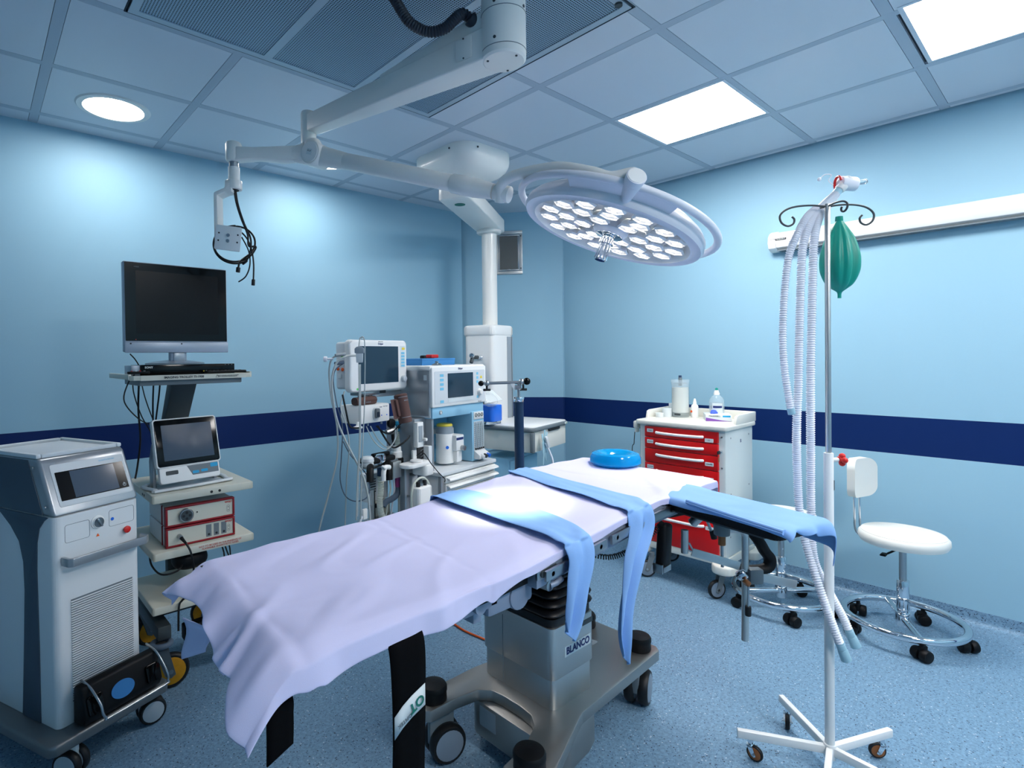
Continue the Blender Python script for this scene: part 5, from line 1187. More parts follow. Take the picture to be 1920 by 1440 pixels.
# vaporizer
f = MB(); f.box((.095, .14, .955), (.345, .19, .99), 'white_plastic', .004); f.box((.100, .11, .93), (.135, .19, .985), 'white_plastic', .004); f.box((.300, .11, .93), (.345, .19, .985), 'white_plastic', .006); f.cyl((.32, .13, .985), (.32, .13, 1.01), .010, 'mid_grey', bev=.002); f.build('vaporizer_bar', t)
f = MB(); f.cyl((.215, .08, .785), (.215, .08, .965), .054, 'white_plastic', bev=.004, seg=40); f.box((.222, -.005, .86), (.300, .08, .955), 'white_plastic', .008); f.box((.235, .0, .79), (.285, .08, .86), 'white_plastic', .008); vb = f.build('vaporizer', t)
f = MB(); f.lathe([(.054, .965), (.051, .985), (.049, 1.008), (0, 1.008)], 'label_grey', T(.215, .08, 0), 40); f.build('dial', vb)
f = MB(); f.lathe([(.048, 1.006), (.050, 1.014), (.044, 1.022), (0, 1.022)], 'yellow', T(.215, .08, 0), 40); f.build('yellow_cap', vb)
MB().cyl((.275, -.03, .875), (.275, .0, .875), .016, 'steel', bev=.004).build('filler_knob', vb)
MB().box((.225, -.0065, .925), (.290, -.004, .94), 'navy_ink').build('label_band', vb)
MB().lathe([(0, .0008), (.010, .0008), (.010, 0), (0, 0)], 'royal_blue', T(.180, .031, .885) @ RZ(-38) @ RX(90), 20).build('blue_sticker', vb)
# left flank: silver column, O2 flow tube, black vent
f = MB(); f.box((-.075, .06, .765), (.020, .29, 1.078), 'silver_paint', .006); f.box((-.01, .012, .765), (.020, .29, .92), 'grey_white', .004); fl = f.build('left_flank', t)
f = MB(); f.box((-.060, .052, .790), (.010, .060, .915), 'ink', .002); vg = f.build('vent_window', fl)
for i in range(6): MB().prism([(-.038, .0), (-.010, .008), (-.010, .013), (-.032, .008)], -.003, .0, 'grey_white', M=T(0, .052, .800 + i * .018) @ RX(90)).build('vent_fin', vg)
MB().box((-.105, .045, .815), (-.075, .06, .905), 'white_plastic', .003).build('switch_plate', fl)
MB().box((-.040, .0575, 1.035), (-.012, .060, 1.058), 'label', .001).build('window_label', fl)
f = MB(); f.prism([(-.025, 0), (-.028, .02), (-.02, .038), (.02, .038), (.028, .02), (.025, 0)], .925, 1.065, 'white_plastic', .004, T(-.085, .005, 0)); o2 = f.build('flow_meter', t)
MB().box((-.102, .002, .955), (-.070, .0055, 1.045), 'label_grey', .001).build('scale', o2); MB().cyl((-.060, .002, .967), (-.060, -.018, .967), .009, 'white_plastic', bev=.002).build('knob', o2)
MB().lathe([(0, .0008), (.010, .0008), (.010, 0), (0, 0)], 'royal_blue', T(-.030, .0595, .965) @ RX(90), 20).build('blue_sticker', fl)
# work surface and drawers
f = MB(); f.prism(rrect(.005, -.065, .560, .30, .012), .750, .772, 'grey_white', .004); f.build('work_surface', t)
f = MB(); f.box((.025, -.045, .18), (.548, .30, .751), 'grey_white', .004); cbn = f.build('cabinet', t)
MB().box((.020, -.052, .18), (.045, -.03, .75), 'silver_paint', .003).build('corner_profile', cbn)
for z0, z1 in ((.703, .742), (.655, .699), (.20, .650)):
    dw_ = MB().box((.050, -.062, z0), (.545, -.044, z1), 'white_plastic', .003).build('drawer' if z0 > .5 else 'door', t)
    if z0 > .5: MB().prism([(-.060, z1 - .004), (-.085, z1 - .010), (-.092, z1 - .020), (-.085, z1 - .024), (-.060, z1 - .016)], .056, .548, 'white_plastic', .002, SIDEM).build('handle', dw_)
for x, y in ((.08, .0), (.50, .0), (.08, .26), (.50, .26)): caster(t, x, y, .05, .03, .18, 'black_rubber', 'grey_wheel', 'mid_grey', 15)
# white arm plate and hanging rail on the left with box
f = MB(); f.prism(rrect(-.26, -.07, -.06, .03, .045), .835, .856, 'white_plastic', .006); f.cyl((-.15, -.02, .856), (-.15, -.02, .868), .035, 'white_plastic', bev=.004); f.prism(rrect(-.14, -.075, -.06, .03, .02), .780, .838, 'white_plastic', .008); f.build('side_shelf', t)
f = MB(); f.box((-.17, .05, .30), (-.13, .09, .83), 'silver_paint', .004); f.box((-.08, .0, .30), (-.05, .04, .80), 'silver_paint', .004); f.box((-.08, .08, .30), (.02, .2, .75), 'grey_white', .006); f.build('side_frame', t)
wb = thing('regulator_box', (1.976, 2.451, 0), 'white box with two black knobs hanging beside the anaesthesia machine drawers', 'regulator', rz=10)
MB().cyl((-.15, -.10, .66), (-.15, .06, .66), .006, 'steel', seg=10).build('hook', wb); f = MB(); f.box((-.19, -.135, .652), (-.14, -.095, .668), 'steel', .003); f.prism(rrect(-.285, -.16, -.180, -.10, .012), .60, .755, 'white_plastic', .008, seg=3); f.build('case', wb)
for x in (-.258, -.208): MB().cyl((x, -.13, .752), (x, -.13, .782), .011, 'black_rubber', bev=.003, seg=20).build('knob', wb)
MB().cyl((-.233, -.125, .752), (-.233, -.125, .768), .014, 'steel', seg=20).build('stud', wb)
f = MB(); f.tube([(-.292, -.12, .60), (-.30, -.12, .70), (-.285, -.12, .765), (-.235, -.12, .795), (-.180, -.12, .775), (-.150, -.12, .71), (-.135, -.12, .62)], .006, 'hose_cream', seg=8); f.build('carry_loop', wb)
# things on top of the machine
t2 = thing('blue_box', (1.976, 2.451, 1.378), 'flat blue box lying on top of the anaesthesia machine', 'box', rz=10)
MB().box((.085, .14, .0), (.400, .36, .040), 'fabric_blue', .004).build('case', t2); MB().box((.083, .138, .030), (.402, .362, .042), 'fabric_blue', .003).build('lid', t2)
t2 = thing('black_case', (1.976, 2.451, 1.378), 'small black case with white letters standing on the anaesthesia machine', 'case', rz=10)
MB().box((.36, .37, .0), (.47, .41, .062), 'black_vinyl', .008).build('body', t2); text('BL', .026, tface(.445, .3690, .030), 'label', t2, bold=.001)
t2 = thing('red_tin', (1.976, 2.451, 1.420), 'small red box resting on the blue box', 'box', rz=10)
MB().box((.265, .22, .002), (.335, .27, .024), 'red', .005).build('body', t2)
t2 = thing('clear_cap', (1.976, 2.451, 1.378), 'small clear and silver fitting on top of the machine near the screen', 'fitting', rz=10)
MB().lathe([(0, 0), (.030, 0), (.030, .006), (.018, .012), (.010, .014), (.010, .026), (0, .026)], 'steel', T(.115, .05, 0), 28).build('body', t2)

# ================================================================== PATIENT MONITOR
t = thing('patient_monitor', (1.713, 2.576, 0), 'white patient monitor with large screen and cables left of the anaesthesia machine', 'patient monitor', rz=11)
f = MB(); f.prism(rrect(-.218, 1.245, .228, 1.526, .024), -.045, .0, 'white_plastic', .012, RX(90), 3); fr_ = f.build('front', t)
f = MB(); f.prism([(-.208, .04), (-.215, .10), (-.20, .13), (.15, .13), (.20, .04)], 1.262, 1.515, 'grey_white', .014, seg=3); bk = f.build('back', t)
MB().prism(rrect(-.156, 1.288, .152, 1.492, .003), -.0005, .0012, 'screen_blue', M=RX(90)).build('screen', fr_)
MB().prism(rrect(.168, 1.372, .212, 1.495, .004), -.0005, .0010, 'label', M=RX(90)).build('key_strip', fr_)
MB().prism(rrect(.182, 1.472, .206, 1.486, .002), .0010, .0020, 'yellow', M=RX(90)).build('alarm_key', fr_)
for z in (1.452, 1.434, 1.416, 1.398, 1.380): MB().prism(rrect(.176, z - .005, .204, z + .007, .002), .0010, .0020, 'button_blue', M=RX(90)).build('key', fr_)
MB().lathe([(0, .018), (.015, .018), (.019, .012), (.020, 0), (0, 0)], 'grey_white', T(.192, 0, 1.305) @ RX(90), 28).build('knob', fr_)
MB().lathe([(0, .001), (.006, .001), (.006, 0), (0, 0)], 'led_green', T(-.165, -.0003, 1.262) @ RX(90), 16).build('power_light', fr_)
text('Dräger', .014, tface(.012, -.0006, 1.505), 'navy_ink', fr_, bold=.0003)
text('Infinity Delta', .007, tface(.012, -.0006, 1.517), 'mid_grey', fr_)
# side sockets on the left flank
for y, z, m_ in ((.060, 1.440, 'led_green'), (.095, 1.405, 'orange'), (.095, 1.372, 'orange'), (.062, 1.368, 'orange'), (.062, 1.400, 'white_plastic')):
    xx = -.208 - (y - .04) * .1; MB().cyl((xx + .004, y, z), (xx - .006, y, z), .0095, m_, bev=.002, seg=16).build('socket', bk)
MB().box((-.217, .072, 1.322), (-.205, .098, 1.345), 'label').build('side_label', bk)
# mounting arm to the machine
f = MB(); f.box((-.12, .03, 1.222), (.03, .11, 1.246), 'steel', .004); f.cyl((-.06, .07, 1.19), (-.06, .07, 1.225), .03, 'mid_grey', bev=.004); f.box((.0, .06, 1.205), (.27, .10, 1.238), 'silver_paint', .006); f.box((.02, .05, 1.226), (.10, .12, 1.242), 'dark_grey', .003); f.build('mount_arm', t)
f = MB(); f.cyl((.25, .09, .50), (.25, .09, 1.25), .013, 'steel', seg=20); f.cyl((-.06, .07, 1.16), (-.06, .07, 1.20), .014, 'mid_grey'); f.build('pole', t)
# gas module
t = thing('gas_module', (1.688, 2.571, 0), 'white box module with a dark grey water trap under the patient monitor', 'medical module', rz=11)
f = MB(); f.box((-.132, -.002, 1.072), (.100, .15, 1.172), 'white_plastic', .008); f.build('case', t)
f = MB(); f.prism(rrect(-.034, 1.082, .012, 1.156, .02), .0, .008, 'grey_white', .003, RX(90)); f.prism(rrect(-.024, 1.100, .006, 1.150, .007), .006, .022, 'mid_grey', .003, RX(90)); f.prism(rrect(-.018, 1.104, .0, 1.132, .004), .020, .026, 'screen_blue', .002, RX(90)); f.build('water_trap', t)
text('Scio Four', .009, tface(.066, -.0025, 1.157), 'mid_grey', t); text('Dräger', .007, tface(.030, -.0025, 1.155), 'navy_ink', t)
for x in (.035, .076): MB().cyl((x, -.002, 1.108), (x, -.0035, 1.108), .0035, 'royal_blue', seg=12).build('mark', t)
for x in (-.04, .065): MB().cyl((x, .03, 1.055), (x, .03, 1.073), .006, 'steel', seg=12).build('spigot', t)
t = thing('gas_filter', (1.688, 2.571, 0), 'round white filter disc hanging at the lower left of the white module', 'filter', rz=11)
f = MB(); f.lathe([(0, 0), (.010, .0), (.024, .006), (.026, .010), (.024, .014), (.010, .02), (.006, .04), (0, .04)], 'white_plastic', T(-.15, -.01, 1.050), 28); f.build('disc', t)
# blood pressure cuffs
t = thing('pressure_cuff', (1.688, 2.571, 1.174), 'brown folded blood pressure cuff lying on the white module', 'blood pressure cuff', rz=11)
f = MB(); f.tube([(-.135, .03, .022), (-.09, .03, .022), (-.02, .03, .024), (.01, .03, .022)], .020, 'brown_cuff', seg=16, flat=1.3); f.box((-.135, .005, .0), (.012, .06, .024), 'brown_cuff', .010); f.build('cloth', t)
text('CRITIKON', .008, tface(-.06, .002, .014), 'label_grey', t)
t = thing('pressure_cuff', (1.751 + .0, 2.383, 1.08), 'brown rolled blood pressure cuff hanging between the monitor and the machine', 'blood pressure cuff', rz=11)
f = MB(); MR = T(-.005, .0, .0) @ RX(-10) @ RY(-4)
f.lathe([(.030, .0), (.036, .002), (.036, .150), (.028, .156), (.026, .15), (.026, .0), (.030, .0)], 'brown_cuff', MR, 36, cap=False); f.grid([[MR @ Vector((-.034 - .02 * k, .0 + .004 * k, z)) for z in (.03, .08, .135)] for k in range(3)], 'brown_cuff'); f.box((-.052, -.01, .04), (-.020, .02, .13), 'brown_cuff', .006, MR); f.build('cloth', t)
f = MB(); f.tube([MR @ Vector((.0365 * cos(a), .0365 * sin(a), z)) for a, z in [(radians(200 + 12 * i), .138) for i in range(13)]], .0012, 'label_grey', seg=5, smooth=1); f.build('print_line', t)
f = MB(); f.tube([MR @ Vector((.0365 * cos(a), .0365 * sin(a), z)) for a, z in [(radians(200 + 12 * i), .030) for i in range(13)]], .0012, 'label_grey', seg=5, smooth=1); f.build('print_line', t)
text('ADULT', .010, MR @ T(-.004, -.0372, .118) @ RX(90), 'label_grey', t)

# ================================================================== BREATHING BLOCK WITH VALVES
t = thing('breathing_block', (1.688, 2.571, 0), 'black and chrome breathing valve block with hanging corrugated hoses under the module', 'breathing circuit', rz=11)
f = MB(); f.prism(rrect(-.15, -.10, .05, .0, .02), .868, .895, 'black_vinyl', .008); f.box((-.14, -.085, .84), (.08, -.01, .870), 'steel', .006); f.box((.01, -.11, .77), (.075, -.085, .86), 'brushed_steel', .002); f.build('block', t)
for x, c_ in ((-.145, 'thin_milky'), (-.055, 'chrome')):
    f = MB(); f.lathe([(0, .862), (.030, .862), (.033, .870), (.031, .882), (.034, .886), (.033, .902), (.024, .912), (0, .914)], 'chrome' if x > -.1 else 'grey_white', T(x, -.075, 0), 28); f.build('valve_dome', t)
f = MB(); f.box((-.09, -.07, .895), (.03, -.04, .915), 'black_vinyl', .006); f.build('bridge', t)
f = MB(); f.cyl((.095, -.05, .80), (.095, -.05, .87), .034, 'black_vinyl', bev=.006); f.box((.07, -.08, .79), (.13, -.03, .868), 'black_vinyl', .008); f.build('adapter', t)
f = MB(); f.lathe([(.030, .866), (.032, .872), (.032, .90), (.027, .905), (.027, .925), (.022, .930), (.0, .93)], 'white_plastic', T(.100, -.05, 0), 32); f.build('valve_cap', t)
for p0, p1, p2 in (((-.150, -.10, .862), (-.180, -.13, .845), (-.190, -.14, .795)), ((-.012, -.10, .855), (-.045, -.13, .84), (-.052, -.14, .780))):
    f = MB(); f.tube([p0, p1, p2], .019, 'black_vinyl', seg=16, smooth=6); f.build('elbow', t)
f = MB(); f.tube([(-.115, -.16, .79), (-.112, -.16, .835), (-.095, -.155, .855), (-.06, -.15, .850)], .013, 'white_plastic', seg=14); f.cyl((-.122, -.165, .855), (-.112, -.165, .862), .014, 'white_plastic', bev=.002); f.build('white_elbow', t)
f = MB(); f.cyl((-.038, -.06, .79), (-.038, -.06, .842), .018, 'post_blue', seg=20); f.rib_tube([(-.038, -.06, .80), (-.036, -.06, .72), (-.045, -.06, .64), (-.03, -.06, .57), (.01, -.06, .52), (.03, -.06, .46)], .0165, 'hose_cream', .008, .0016, 12); f.build('corrugated_hose', t)
f = MB(); f.cyl((.110, -.05, .70), (.110, -.05, .775), .018, 'purple_cap', bev=.003, seg=20); f.cyl((.110, -.05, .77), (.110, -.05, .80), .012, 'thin_milky'); f.tube([(.110, -.05, .71), (.108, -.052, .68), (.085, -.055, .655), (.04, -.06, .645), (.0, -.06, .64), (-.02, -.06, .62)], .0165, 'hose_grey', seg=14); f.build('grey_hose', t)
f = MB(); f.prism(rrect(-.03, .05, .14, .12, .02), .62, .78, 'grey_white', .010); f.box((.02, .02, .50), (.12, .10, .62), 'cream_enamel', .01); f.box((-.04, .0, .45), (-.02, .02, .70), 'black_vinyl', .003); f.box((-.06, .0, .60), (.08, .02, .62), 'black_vinyl', .003); f.box((-.08, -.01, .52), (.12, .03, .545), 'steel', .003); f.build('absorber_body', t)
for i in range(6): MB().box((-.015, .046, .675 + .014 * i), (.03, .0505, .681 + .014 * i), 'dark_grey').build('vent_slot', t)
for i, (x, b_) in enumerate(((.125, .0), (.145, .02), (.06, -.03), (.09, -.02))):
    MB().tube([(x - .01, -.03, .78), (x, -.04, .70), (x + b_, -.04, .60), (x + b_ * 1.5, -.03, .48)], .0048, 'tube_white' if i % 2 else 'hose_cream', seg=8).build('thin_tube', t)
f = MB(); f.rib_tube([(.196, .03, 1.085), (.20, .03, 1.0), (.195, .02, .90), (.205, .01, .80), (.205, .0, .68), (.20, .0, .55)], .021, 'hose_cream', .008, .0018, 14); tag(f.build('corrugated_hose'), 'long cream corrugated hose hanging left of the machine flow meter', 'hose')
o = bpy.data.objects['corrugated_hose'] if not bpy.data.objects['corrugated_hose'].parent else [q for q in bpy.data.objects if q.name.startswith('corrugated_hose') and not q.parent][0]
o.location = (1.688, 2.571, 0); o.rotation_euler = (0, 0, radians(11))
f = MB(); f.lathe([(.022, 0), (.026, .004), (.026, .02), (.020, .026), (.020, .034), (.026, .04), (.026, .056), (.022, .06)], 'teal', T(.190, .03, 1.0), 24); o = f.build('hose_connector'); o.location = (1.688, 2.571, 0); o.rotation_euler = (0, 0, radians(11)); tag(o, 'teal blue connector sleeve on the cream corrugated hose', 'connector')
# pressure gauge bulb between module and block
t = thing('pressure_gauge', (1.688, 2.571, 0), 'grey metal valve with black dial hanging below the white module', 'pressure gauge', rz=11)
f = MB(); f.cyl((.068, .0, 1.008), (.135, .0, 1.012), .014, 'brushed_steel', r1=.022, bev=.003); f.cyl((.135, .0, 1.012), (.155, .0, 1.013), .017, 'steel', bev=.003); f.build('valve', t)
f = MB(); f.cyl((.112, -.012, 1.055), (.112, .012, 1.055), .026, 'black_vinyl', bev=.004, seg=28); f.cyl((.120, 0, 1.03), (.125, 0, .96), .009, 'black_vinyl'); f.build('dial', t)
f = MB(); f.tube([(.125, 0, .99), (.128, 0, .95), (.115, -.01, .935)], .008, 'black_rubber', seg=8); f.tube([(.155, .0, 1.01), (.19, .01, 1.03), (.21, .02, 1.04)], .007, 'black_rubber', seg=8); f.build('hose', t)
# suction jar on the left
t = thing('suction_jar', (1.688, 2.571, 0), 'tall clear suction jar standing left of the corrugated hoses', 'suction jar', rz=11)
MB().lathe([(.046, .50), (.047, .51), (.047, .712), (.049, .716), (.046, .718)], 'thin_clear', T(-.093, .0, 0), 36, cap=False).build('jar', t)
MB().lathe([(0, .50), (.047, .50), (.047, .506), (0, .506)], 'grey_white', T(-.093, 0, 0), 30).build('bottom', t)
f = MB(); f.box((-.155, -.02, .46), (-.03, .06, .50), 'steel', .004); f.cyl((-.05, .05, .02), (-.05, .05, .50), .014, 'steel'); f.lathe([(0, 0), (.10, 0), (.10, .012), (.02, .02), (0, .02)], 'dark_grey', T(-.05, .05, 0), 28); f.build('holder', t)
f = MB(); f.box((-.165, -.06, .58), (-.135, -.045, .635), 'white_plastic', .004); f.tube([(-.16, -.05, .60), (-.18, -.05, .57), (-.17, -.05, .53)], .006, 'tube_white', seg=8); f.build('tap', t)
# loose leads and tubes from the monitor
LEAD = [('cable', [(1.50, 2.50, 1.440), (1.44, 2.53, 1.442), (1.405, 2.55, 1.425), (1.393, 2.56, 1.351), (1.401, 2.551, 1.214), (1.419, 2.533, 1.076), (1.416, 2.533, .911), (1.378, 2.563, .719), (1.339, 2.594, .533), (1.34, 2.60, .40)], .0045, 'cable_grey', 'pale cable hanging furthest left from the patient monitor'),
        ('cable', [(1.52, 2.49, 1.442), (1.45, 2.485, 1.436), (1.40, 2.50, 1.40), (1.378, 2.506, 1.299), (1.391, 2.492, 1.136), (1.42, 2.466, 1.028), (1.459, 2.43, .919), (1.488, 2.404, .837), (1.507, 2.386, .729), (1.513, 2.379, .607)], .0055, 'cable_grey', 'thick pale cable slanting right from the monitor side to the suction jar'),
        ('cable', [(1.46, 2.53, 1.40), (1.42, 2.54, 1.37), (1.409, 2.546, 1.31), (1.421, 2.533, 1.186), (1.44, 2.515, 1.076), (1.433, 2.519, .911), (1.427, 2.522, .801), (1.446, 2.504, .718), (1.488, 2.468, .69), (1.534, 2.429, .717), (1.54, 2.43, .80), (1.51, 2.46, .87), (1.47, 2.49, .93), (1.44, 2.51, 1.0)], .0030, 'hose_grey', 'thin grey cable making a wide loop below the monitor left side'),
        ('cable', [(1.47, 2.54, 1.255), (1.44, 2.525, 1.20), (1.437, 2.519, 1.158), (1.457, 2.501, 1.075), (1.465, 2.492, .965), (1.452, 2.501, .8), (1.441, 2.506, .553), (1.43, 2.51, .45)], .0035, 'cable_grey', 'thin pale tube hanging straight below the monitor left corner'),
        ('cable', [(1.452, 2.53, 1.24), (1.462, 2.52, 1.17), (1.478, 2.51, 1.08), (1.50, 2.50, 1.065), (1.54, 2.50, 1.062)], .005, 'black_rubber', 'black cable running from the monitor corner under the white module'),
        ('cable', [(1.505, 2.40, 1.52), (1.480, 2.395, 1.527), (1.473, 2.394, 1.50), (1.472, 2.394, 1.484)], .0028, 'cable_grey', 'short grey lead over the monitor top edge to the grey plug'),
        ('cable', [(1.470, 2.394, 1.395), (1.461, 2.380, 1.36), (1.456, 2.372, 1.193), (1.453, 2.372, 1.007), (1.441, 2.378, .822), (1.434, 2.382, .623)], .0034, 'cable_grey', 'bundle of grey leads hanging down in front of the monitor from the plug'),
        ('cable', [(1.478, 2.394, 1.395), (1.468, 2.380, 1.36), (1.462, 2.372, 1.193), (1.458, 2.372, 1.007), (1.447, 2.378, .822), (1.440, 2.382, .64)], .0034, 'cable_grey', 'second strand of the grey leads hanging down in front of the monitor'),
        ('cable', [(1.495, 2.42, 1.53), (1.482, 2.37, 1.532), (1.478, 2.350, 1.50), (1.476, 2.348, 1.379), (1.470, 2.348, 1.195), (1.459, 2.350, 1.012), (1.450, 2.353, .828), (1.442, 2.354, .632)], .0030, 'cable_grey', 'grey lead draped over the monitor top with a small white tag'),
        ('cable', [(1.60, 2.50, 1.065), (1.62, 2.45, .99), (1.66, 2.42, .955), (1.70, 2.41, 1.0), (1.72, 2.42, 1.065)], .003, 'cable_grey', 'pale tube sagging in an arc below the white module'),
        ('cable', [(1.575, 2.50, 1.065), (1.59, 2.45, .99), (1.64, 2.42, .945), (1.69, 2.41, .985), (1.705, 2.42, 1.065)], .003, 'cable_grey', 'second pale tube sagging beside the first below the white module'),
        ('cable', [(1.63, 2.49, 1.065), (1.655, 2.45, 1.03), (1.69, 2.43, 1.03), (1.72, 2.40, 1.07), (1.745, 2.385, 1.10)], .0042, 'black_rubber', 'black tube from the white module up to the hanging cuff'),
        ('cable', [(1.64, 2.49, 1.065), (1.66, 2.44, .99), (1.69, 2.42, .95), (1.73, 2.40, .965), (1.77, 2.40, .99), (1.80, 2.42, 1.0)], .005, 'black_rubber', 'thick black tube looping from the white module to the teal connector'),
        ('cable', [(1.80, 2.36, .90), (1.81, 2.34, .915), (1.83, 2.33, .91), (1.87, 2.32, .85), (1.92, 2.31, .79), (1.98, 2.34, .75), (2.02, 2.39, .72)], .0028, 'black_rubber', 'thin black cable arching from the valve block to the machine drawers')]
for nm, P, r_, m_, lab in LEAD: tag(MB().tube(P, r_, m_, seg=8).build(nm), lab, 'cable', 'cables and tubes around the patient monitor')
t = wthing('lead_plug', (1.472, 2.394, 1.39), 'grey trunk cable plug hanging in front of the monitor screen corner', 'plug')
MX = T(1.474, 2.394, 0) @ RZ(-35)
MB().prism([(-.024, 1.452), (-.024, 1.476), (-.012, 1.486), (.012, 1.486), (.024, 1.476), (.024, 1.452)], -.010, .010, 'label_grey', .004, MX @ RX(90)).build('plug_top', t)
MB().prism([(-.016, 1.405), (-.018, 1.452), (.018, 1.452), (.016, 1.405)], -.008, .008, 'grey_white', .003, MX @ RX(90)).build('plug_bottom', t)
t = wthing('luer_plug', (1.39, 2.56, 1.42), 'small clear round plug sticking out left of the patient monitor', 'plug')
f = MB(); f.cyl((1.372, 2.575, 1.425), (1.385, 2.564, 1.425), .014, 'tube_white', bev=.002); f.cyl((1.385, 2.564, 1.425), (1.41, 2.545, 1.425), .006, 'tube_white'); f.build('plug', t)
t = wthing('sensor_plug', (1.45, 2.49, 1.44), 'grey sensor plugs pushed into the left side of the patient monitor', 'plug')
f = MB(); f.cyl((1.405, 2.515, 1.445), (1.465, 2.52, 1.45), .006, 'label_grey', r1=.009); f.build('plug', t)
f = MB(); f.cyl((1.41, 2.53, 1.402), (1.46, 2.53, 1.408), .008, 'hose_grey', r1=.011); f.build('plug', t)

# ================================================================== RED DRAWER CART
t = wthing('drawer_cart', (3.47, 1.645, 0), 'red drawer trolley with white top and side panels by the right wall', 'medical cart')
CX0, CX1, CY0, CY1 = 3.29, 3.68, 1.375, 1.915
f = MB(); f.box((CX0, CY0, .235), (CX1, CY1, .985), 'cart_enamel', .006); bd2 = f.build('body', t)
for x, y, z in ((3.36, CY0, .93), (3.62, CY0, .93), (3.62, CY0, .62), (3.36, CY0, .60), (3.35, CY0, .35), (3.62, CY0, .33)): MB().lathe([(0, .003), (.004, .002), (.006, 0)], 'steel', T(x, y, z) @ RX(90), 12, cap=False).build('rivet', bd2)
text('B', .030, tface(3.50, CY0 - .0006, .900), 'navy_ink', bd2)
f = MB(); f.prism(rrect(CX0 - .03, CY0 - .02, CX1 + .01, CY1 + .02, .025), .978, 1.008, 'cart_plastic', .009, seg=3)
top = f.build('top', t)
f = MB(); f.prism([(CX0 + .10, 1.005), (CX0 + .115, 1.052), (CX0 + .14, 1.060), (CX1 + .008, 1.064), (CX1 + .008, 1.005)], 0, .016, 'cart_plastic', .004, T(0, CY0 - .002, 0) @ RX(90)); f.build('side_rim', top)
f = MB(); f.prism([(CX0 + .10, 1.005), (CX0 + .115, 1.052), (CX0 + .14, 1.060), (CX1 + .008, 1.064), (CX1 + .008, 1.005)], 0, .016, 'cart_plastic', .004, T(0, CY1 + .018, 0) @ RX(90)); f.build('side_rim', top)
MB().box((CX1 - .008, CY0 - .018, 1.005), (CX1 + .008, CY1 + .018, 1.064), 'cart_plastic', .005).build('back_rim', top)
ZS = [.968, .898, .828, .738, .602, .448, .232]
DY0, DY1 = 1.412, 1.872
for i in range(6):
    z1, z0 = ZS[i], ZS[i + 1] + .004
    d = MB().box((CX0 - .018, DY0, z0), (CX0 + .004, DY1, z1), 'drawer_red', .003).build('drawer', t)
    hz = z1 - .035 if i < 3 else z1 - .045
    f = MB(); f.tube([(CX0 - .018, 1.790, hz), (CX0 - .030, 1.785, hz + .001), (CX0 - .040, 1.74, hz), (CX0 - .042, 1.64, hz - .001), (CX0 - .040, 1.54, hz), (CX0 - .030, 1.503, hz + .001), (CX0 - .018, 1.498, hz)], .0085, 'white_plastic', seg=12, flat=.75); f.build('handle', d)
    lab = [('ADULT', 1), ('NEO', 1), ('', 0), ('TUBES', 1), ('', 0), ('DRIPS', 1)][i]; MT = T(CX0 - .0185, 0, 0) @ RZ(-90)
    if i in (0, 1, 3):
        q = MB().prism(rrect(-1.855, z1 - .036, -1.812, z1 - .014, .003), 0, .0015, 'label', M=MT @ RX(90)).build('drawer_label', d); text(('MASKS', 'AIRWAYS', 'SUCTION')[(0, 1, 3).index(i)], .008, MT @ T(-1.833, -.0020, z1 - .025) @ RX(90), 'ink', q)
    if i in (0, 2, 3, 5, 4):
        q = MB().prism(rrect(-1.486, z1 - .062, -1.436, z1 - .040, .003), 0, .0015, 'label', M=MT @ RX(90)).build('drawer_label', d); text(('ETT', '', 'SYRINGES', 'NEEDLES', 'FLUIDS', 'DRIPS')[i], .008, MT @ T(-1.461, -.0020, z1 - .051) @ RX(90), 'ink', q)
f = MB(); f.cyl((CX0 - .03, 1.398, .855), (CX0 + .001, 1.398, .855), .010, 'chrome', bev=.002); f.box((CX0 - .055, 1.394, .846), (CX0 - .028, 1.402, .866), 'ink', .003); f.box((CX0 - .045, 1.397, .80), (CX0 - .030, 1.399, .835), 'tan_wheel', .001); f.box((CX0 - .044, 1.396, .825), (CX0 - .034, 1.402, .846), 'red', .001); f.build('lock', t)
for z in (.94, .76, .56): MB().cyl((CX0 - .001, 1.396, z), (CX0 - .003, 1.396, z), .005, 'steel', seg=12).build('screw', bd2)
# bumper base
f = MB(); f.prism(rrect(CX0 - .015, CY0 - .01, CX1 + .01, CY1 + .01, .02), .190, .236, 'cart_plastic', .008); f.build('base', t)
for x in (CX0 + .005, CX1 - .015):
    for y in (CY0 + .005, CY1 - .005): MB().prism(rrect(x - .085, y - .065, x + .065, y + .065, .055), .158, .212, 'cart_plastic', .014, seg=3).build('bumper', t)
for x, y, rz in ((CX0 - .01, 1.835, 40), (CX0 - .0, 1.405, 60), (CX1 - .04, 1.86, 20), (CX1 - .04, 1.40, 30)): caster(t, x, y, .055, .026, .16, 'black_rubber', 'grey_wheel', 'mid_grey', rz, trail=.03)
f = MB(); f.box((CX0 + .02, 1.392, .118), (CX0 + .05, 1.412, .126), 'red', .002); f.build('brake_pedal', t)
# left side holder with green bottle
f = MB(); f.box((CX0 + .0, CY1 + .018, .945), (CX0 + .06, CY1 + .050, .992), 'cart_plastic', .008); f.box((CX0 + .01, CY1 + .03, .915), (CX0 + .05, CY1 + .045, .95), 'cart_plastic', .006); f.build('side_bracket', t)
tag(MB().cyl((CX0 + .09, CY1 + .035, .60), (CX0 + .09, CY1 + .035, .935), .014, 'green_disc', bev=.006).build('gas_bottle_tube'), 'thin dark green tube beside the left flank of the red drawer cart', 'tube')
tag(MB().tube([(CX0 + .03, CY1 + .055, .915), (CX0 + .03, CY1 + .06, .86), (CX0 + .03, CY1 + .062, .835), (CX0 + .03, CY1 + .075, .80), (CX0 + .03, CY1 + .075, .60)], .0025, 'ink', seg=6).build('wire_hook'), 'thin black wire hook at the left flank of the red drawer cart', 'hook')
